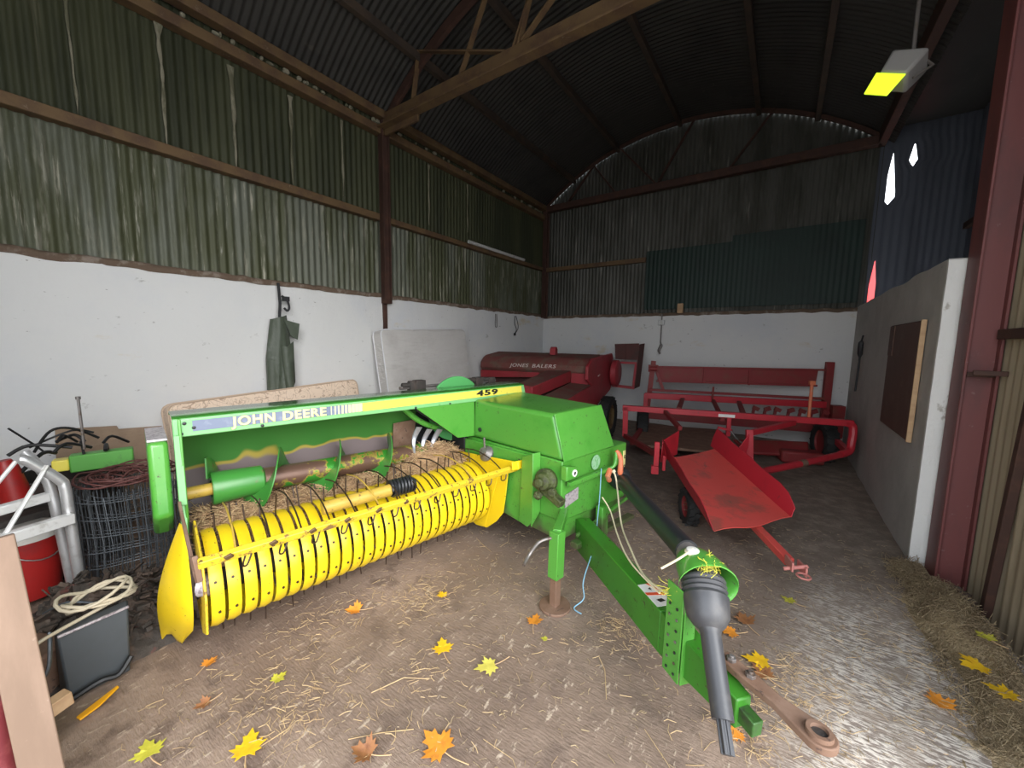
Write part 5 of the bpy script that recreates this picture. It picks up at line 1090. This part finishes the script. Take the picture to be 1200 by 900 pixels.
# ------------------------------------------------------------------ straw on the floor, hay along the right wall
random.seed(77)
clumps = [(-.62, 1.98, .14, 170), (.12, 1.95, .16, 260), (-.02, 1.72, .10, 130), (.2, 2.2, .14, 110), (-1.75, 1.52, .17, 160), (-1.55, .80, .16, 80), (-1.85, .62, .2, 90), (-1.6, .68, .12, 80), (-1.2, .95, .14, 50), (-1.35, 1.15, .12, 50), (-2.0, 1.05, .2, 90), (-.5, 2.6, .3, 50), (.6, 2.6, .35, 160), (.75, 3.3, .2, 90), (.4, 2.2, .3, 90)]
def sf():
    r = random.random()
    if r < .62:
        c = random.choices(clumps, [k_[3] for k_ in clumps])[0]; return V((random.gauss(c[0], c[2]*.6), random.gauss(c[1], c[2]*.6), random.uniform(.003, .018)))
    x, y = random.uniform(-2.2, .95), random.uniform(.3, 3.6)
    return V((x, y, random.uniform(.001, .006)))
b = MB(); blades(b, 1900, sf, (.012, .07), (.0007, .0016), .10); blades(b, 14, lambda: V((random.uniform(-2, .4), random.uniform(.6, 2.6), .006)), (.12, .26), (.0015, .0022), .02)
tag(b.build('straw', 'straw', None, 0, 0), 'pale straw scattered over the dirt floor', 'straw', kind='stuff')
b = MB(); blades(b, 2600, lambda: V((random.uniform(-2.2, .9), random.uniform(.3, 4.2), random.uniform(.0, .004))), (.008, .04), (.0008, .002), .1)
tag(b.build('chaff', 'hay', None, 0, 0), 'fine brown chaff trodden into the floor', 'chaff', kind='stuff')
b = MB(); rows = []
def bank_h(x, y):
    edge = .79-.05*math.sin(y*6.5)-(.05 if y > 3.3 else 0); s_ = min(1, max(0, (x-edge)/(1.10-edge)))
    return (.12+.05*math.sin(y*4.7))*math.sin(PI*min(1, s_*.95))**1.4*(1 if y < 3.6 else max(0, (4.1-y)/.5))*min(1, max(0, (y-2.05)/.5))
for i in range(60):
    y = 2.1+1.83*i/59; xm = .365 if y < 3.66 else .25
    rows.append([(x, y, bank_h(x, y)+.010*mnoise.noise(V((x*14, y*14, 0)))-.012) for x in [.70+xm*q/21 for q in range(22)]])
b.sheet(rows, (0, 0, -.05))
def hf_():
    y = random.uniform(2.2, 3.9); x = .74+(.30 if y < 3.6 else .18)*random.betavariate(1.6, 1.5)
    return (V((x, y, max(.004, bank_h(x, y))+.004)), 1.2)
random.seed(90); blades(b, 1500, hf_, (.05, .18), (.001, .002), .3)
tag(b.build('hay_bank', 'hay', None, 0, 80), 'low bank of old hay along the foot of the tan cladding', 'hay', kind='stuff')

for x, y, s_, r_, m_, lb_, c_, f_ in LV: leaf(x, y, s_*1.15, r_, m_, lb_, c_, f_, z=.004+(bank_h(x, y)+.012 if bank_h(x, y) > .01 else 0))
# ------------------------------------------------------------------ light, sky, camera
w = bpy.data.worlds.new('sky'); S.world = w; w.use_nodes = True; nt = w.node_tree; bg = nt.nodes['Background']
tc = nt.nodes.new('ShaderNodeTexCoord'); sx = nt.nodes.new('ShaderNodeSeparateXYZ'); rp = nt.nodes.new('ShaderNodeValToRGB')
nt.links.new(tc.outputs['Generated'], sx.inputs[0]); nt.links.new(sx.outputs['Z'], rp.inputs[0]); nt.links.new(rp.outputs[0], bg.inputs[0])
rp.color_ramp.elements[0].color = (.95, .97, 1, 1); rp.color_ramp.elements[1].color = (.75, .86, 1.0, 1)
bg.inputs[1].default_value = 2.2
pd = bpy.data.lights.new('doorway_portal', 'AREA'); pd.shape = 'RECTANGLE'; pd.size = 2.7; pd.size_y = 4.4; pd.cycles.is_portal = True
po = bpy.data.objects.new('doorway_portal', pd); COL.objects.link(po); po.location = (-.15, YF-.03, 2.15); po.rotation_euler = (math.radians(90), 0, 0); po.rotation_euler = (math.radians(90), 0, math.radians(0))
pd2 = bpy.data.lights.new('side_portal', 'AREA'); pd2.shape = 'RECTANGLE'; pd2.size = 2.6; pd2.size_y = 4.4; pd2.cycles.is_portal = True
p2 = bpy.data.objects.new('side_portal', pd2); COL.objects.link(p2); p2.location = (1.18, .4, 2.15); p2.rotation_euler = (math.radians(90), 0, math.radians(90))

sn = bpy.data.lights.new('bright_cloud', 'SUN'); sn.energy = 1.6; sn.angle = math.radians(45); sn.color = (1, .97, .93)
so = bpy.data.objects.new('bright_cloud', sn); COL.objects.link(so); so.location = (4, -8, 6); so.rotation_euler = V((-.80, .42, -.52)).to_track_quat('-Z', 'Y').to_euler()
cam = bpy.data.cameras.new('camera'); co = bpy.data.objects.new('camera', cam); COL.objects.link(co)
cam.sensor_width = 36; cam.lens = 451*36/1200; cam.clip_start = .02
CR = [[0.818461, -0.075994, 0.569514], [0.57435, 0.081276, -0.814565], [0.015614, 0.99379, 0.110168]]
co.matrix_world = Matrix(((*CR[0], 0), (*CR[1], 0), (*CR[2], 1.6), (0, 0, 0, 1)))
S.camera = co
S.view_settings.view_transform = 'Standard'; S.view_settings.look = 'None'; S.view_settings.gamma = 1; S.view_settings.use_curve_mapping = False
S.view_settings.exposure = 1.12
S.cycles.use_denoising = True
S.cycles.max_bounces = 10; S.cycles.diffuse_bounces = 6
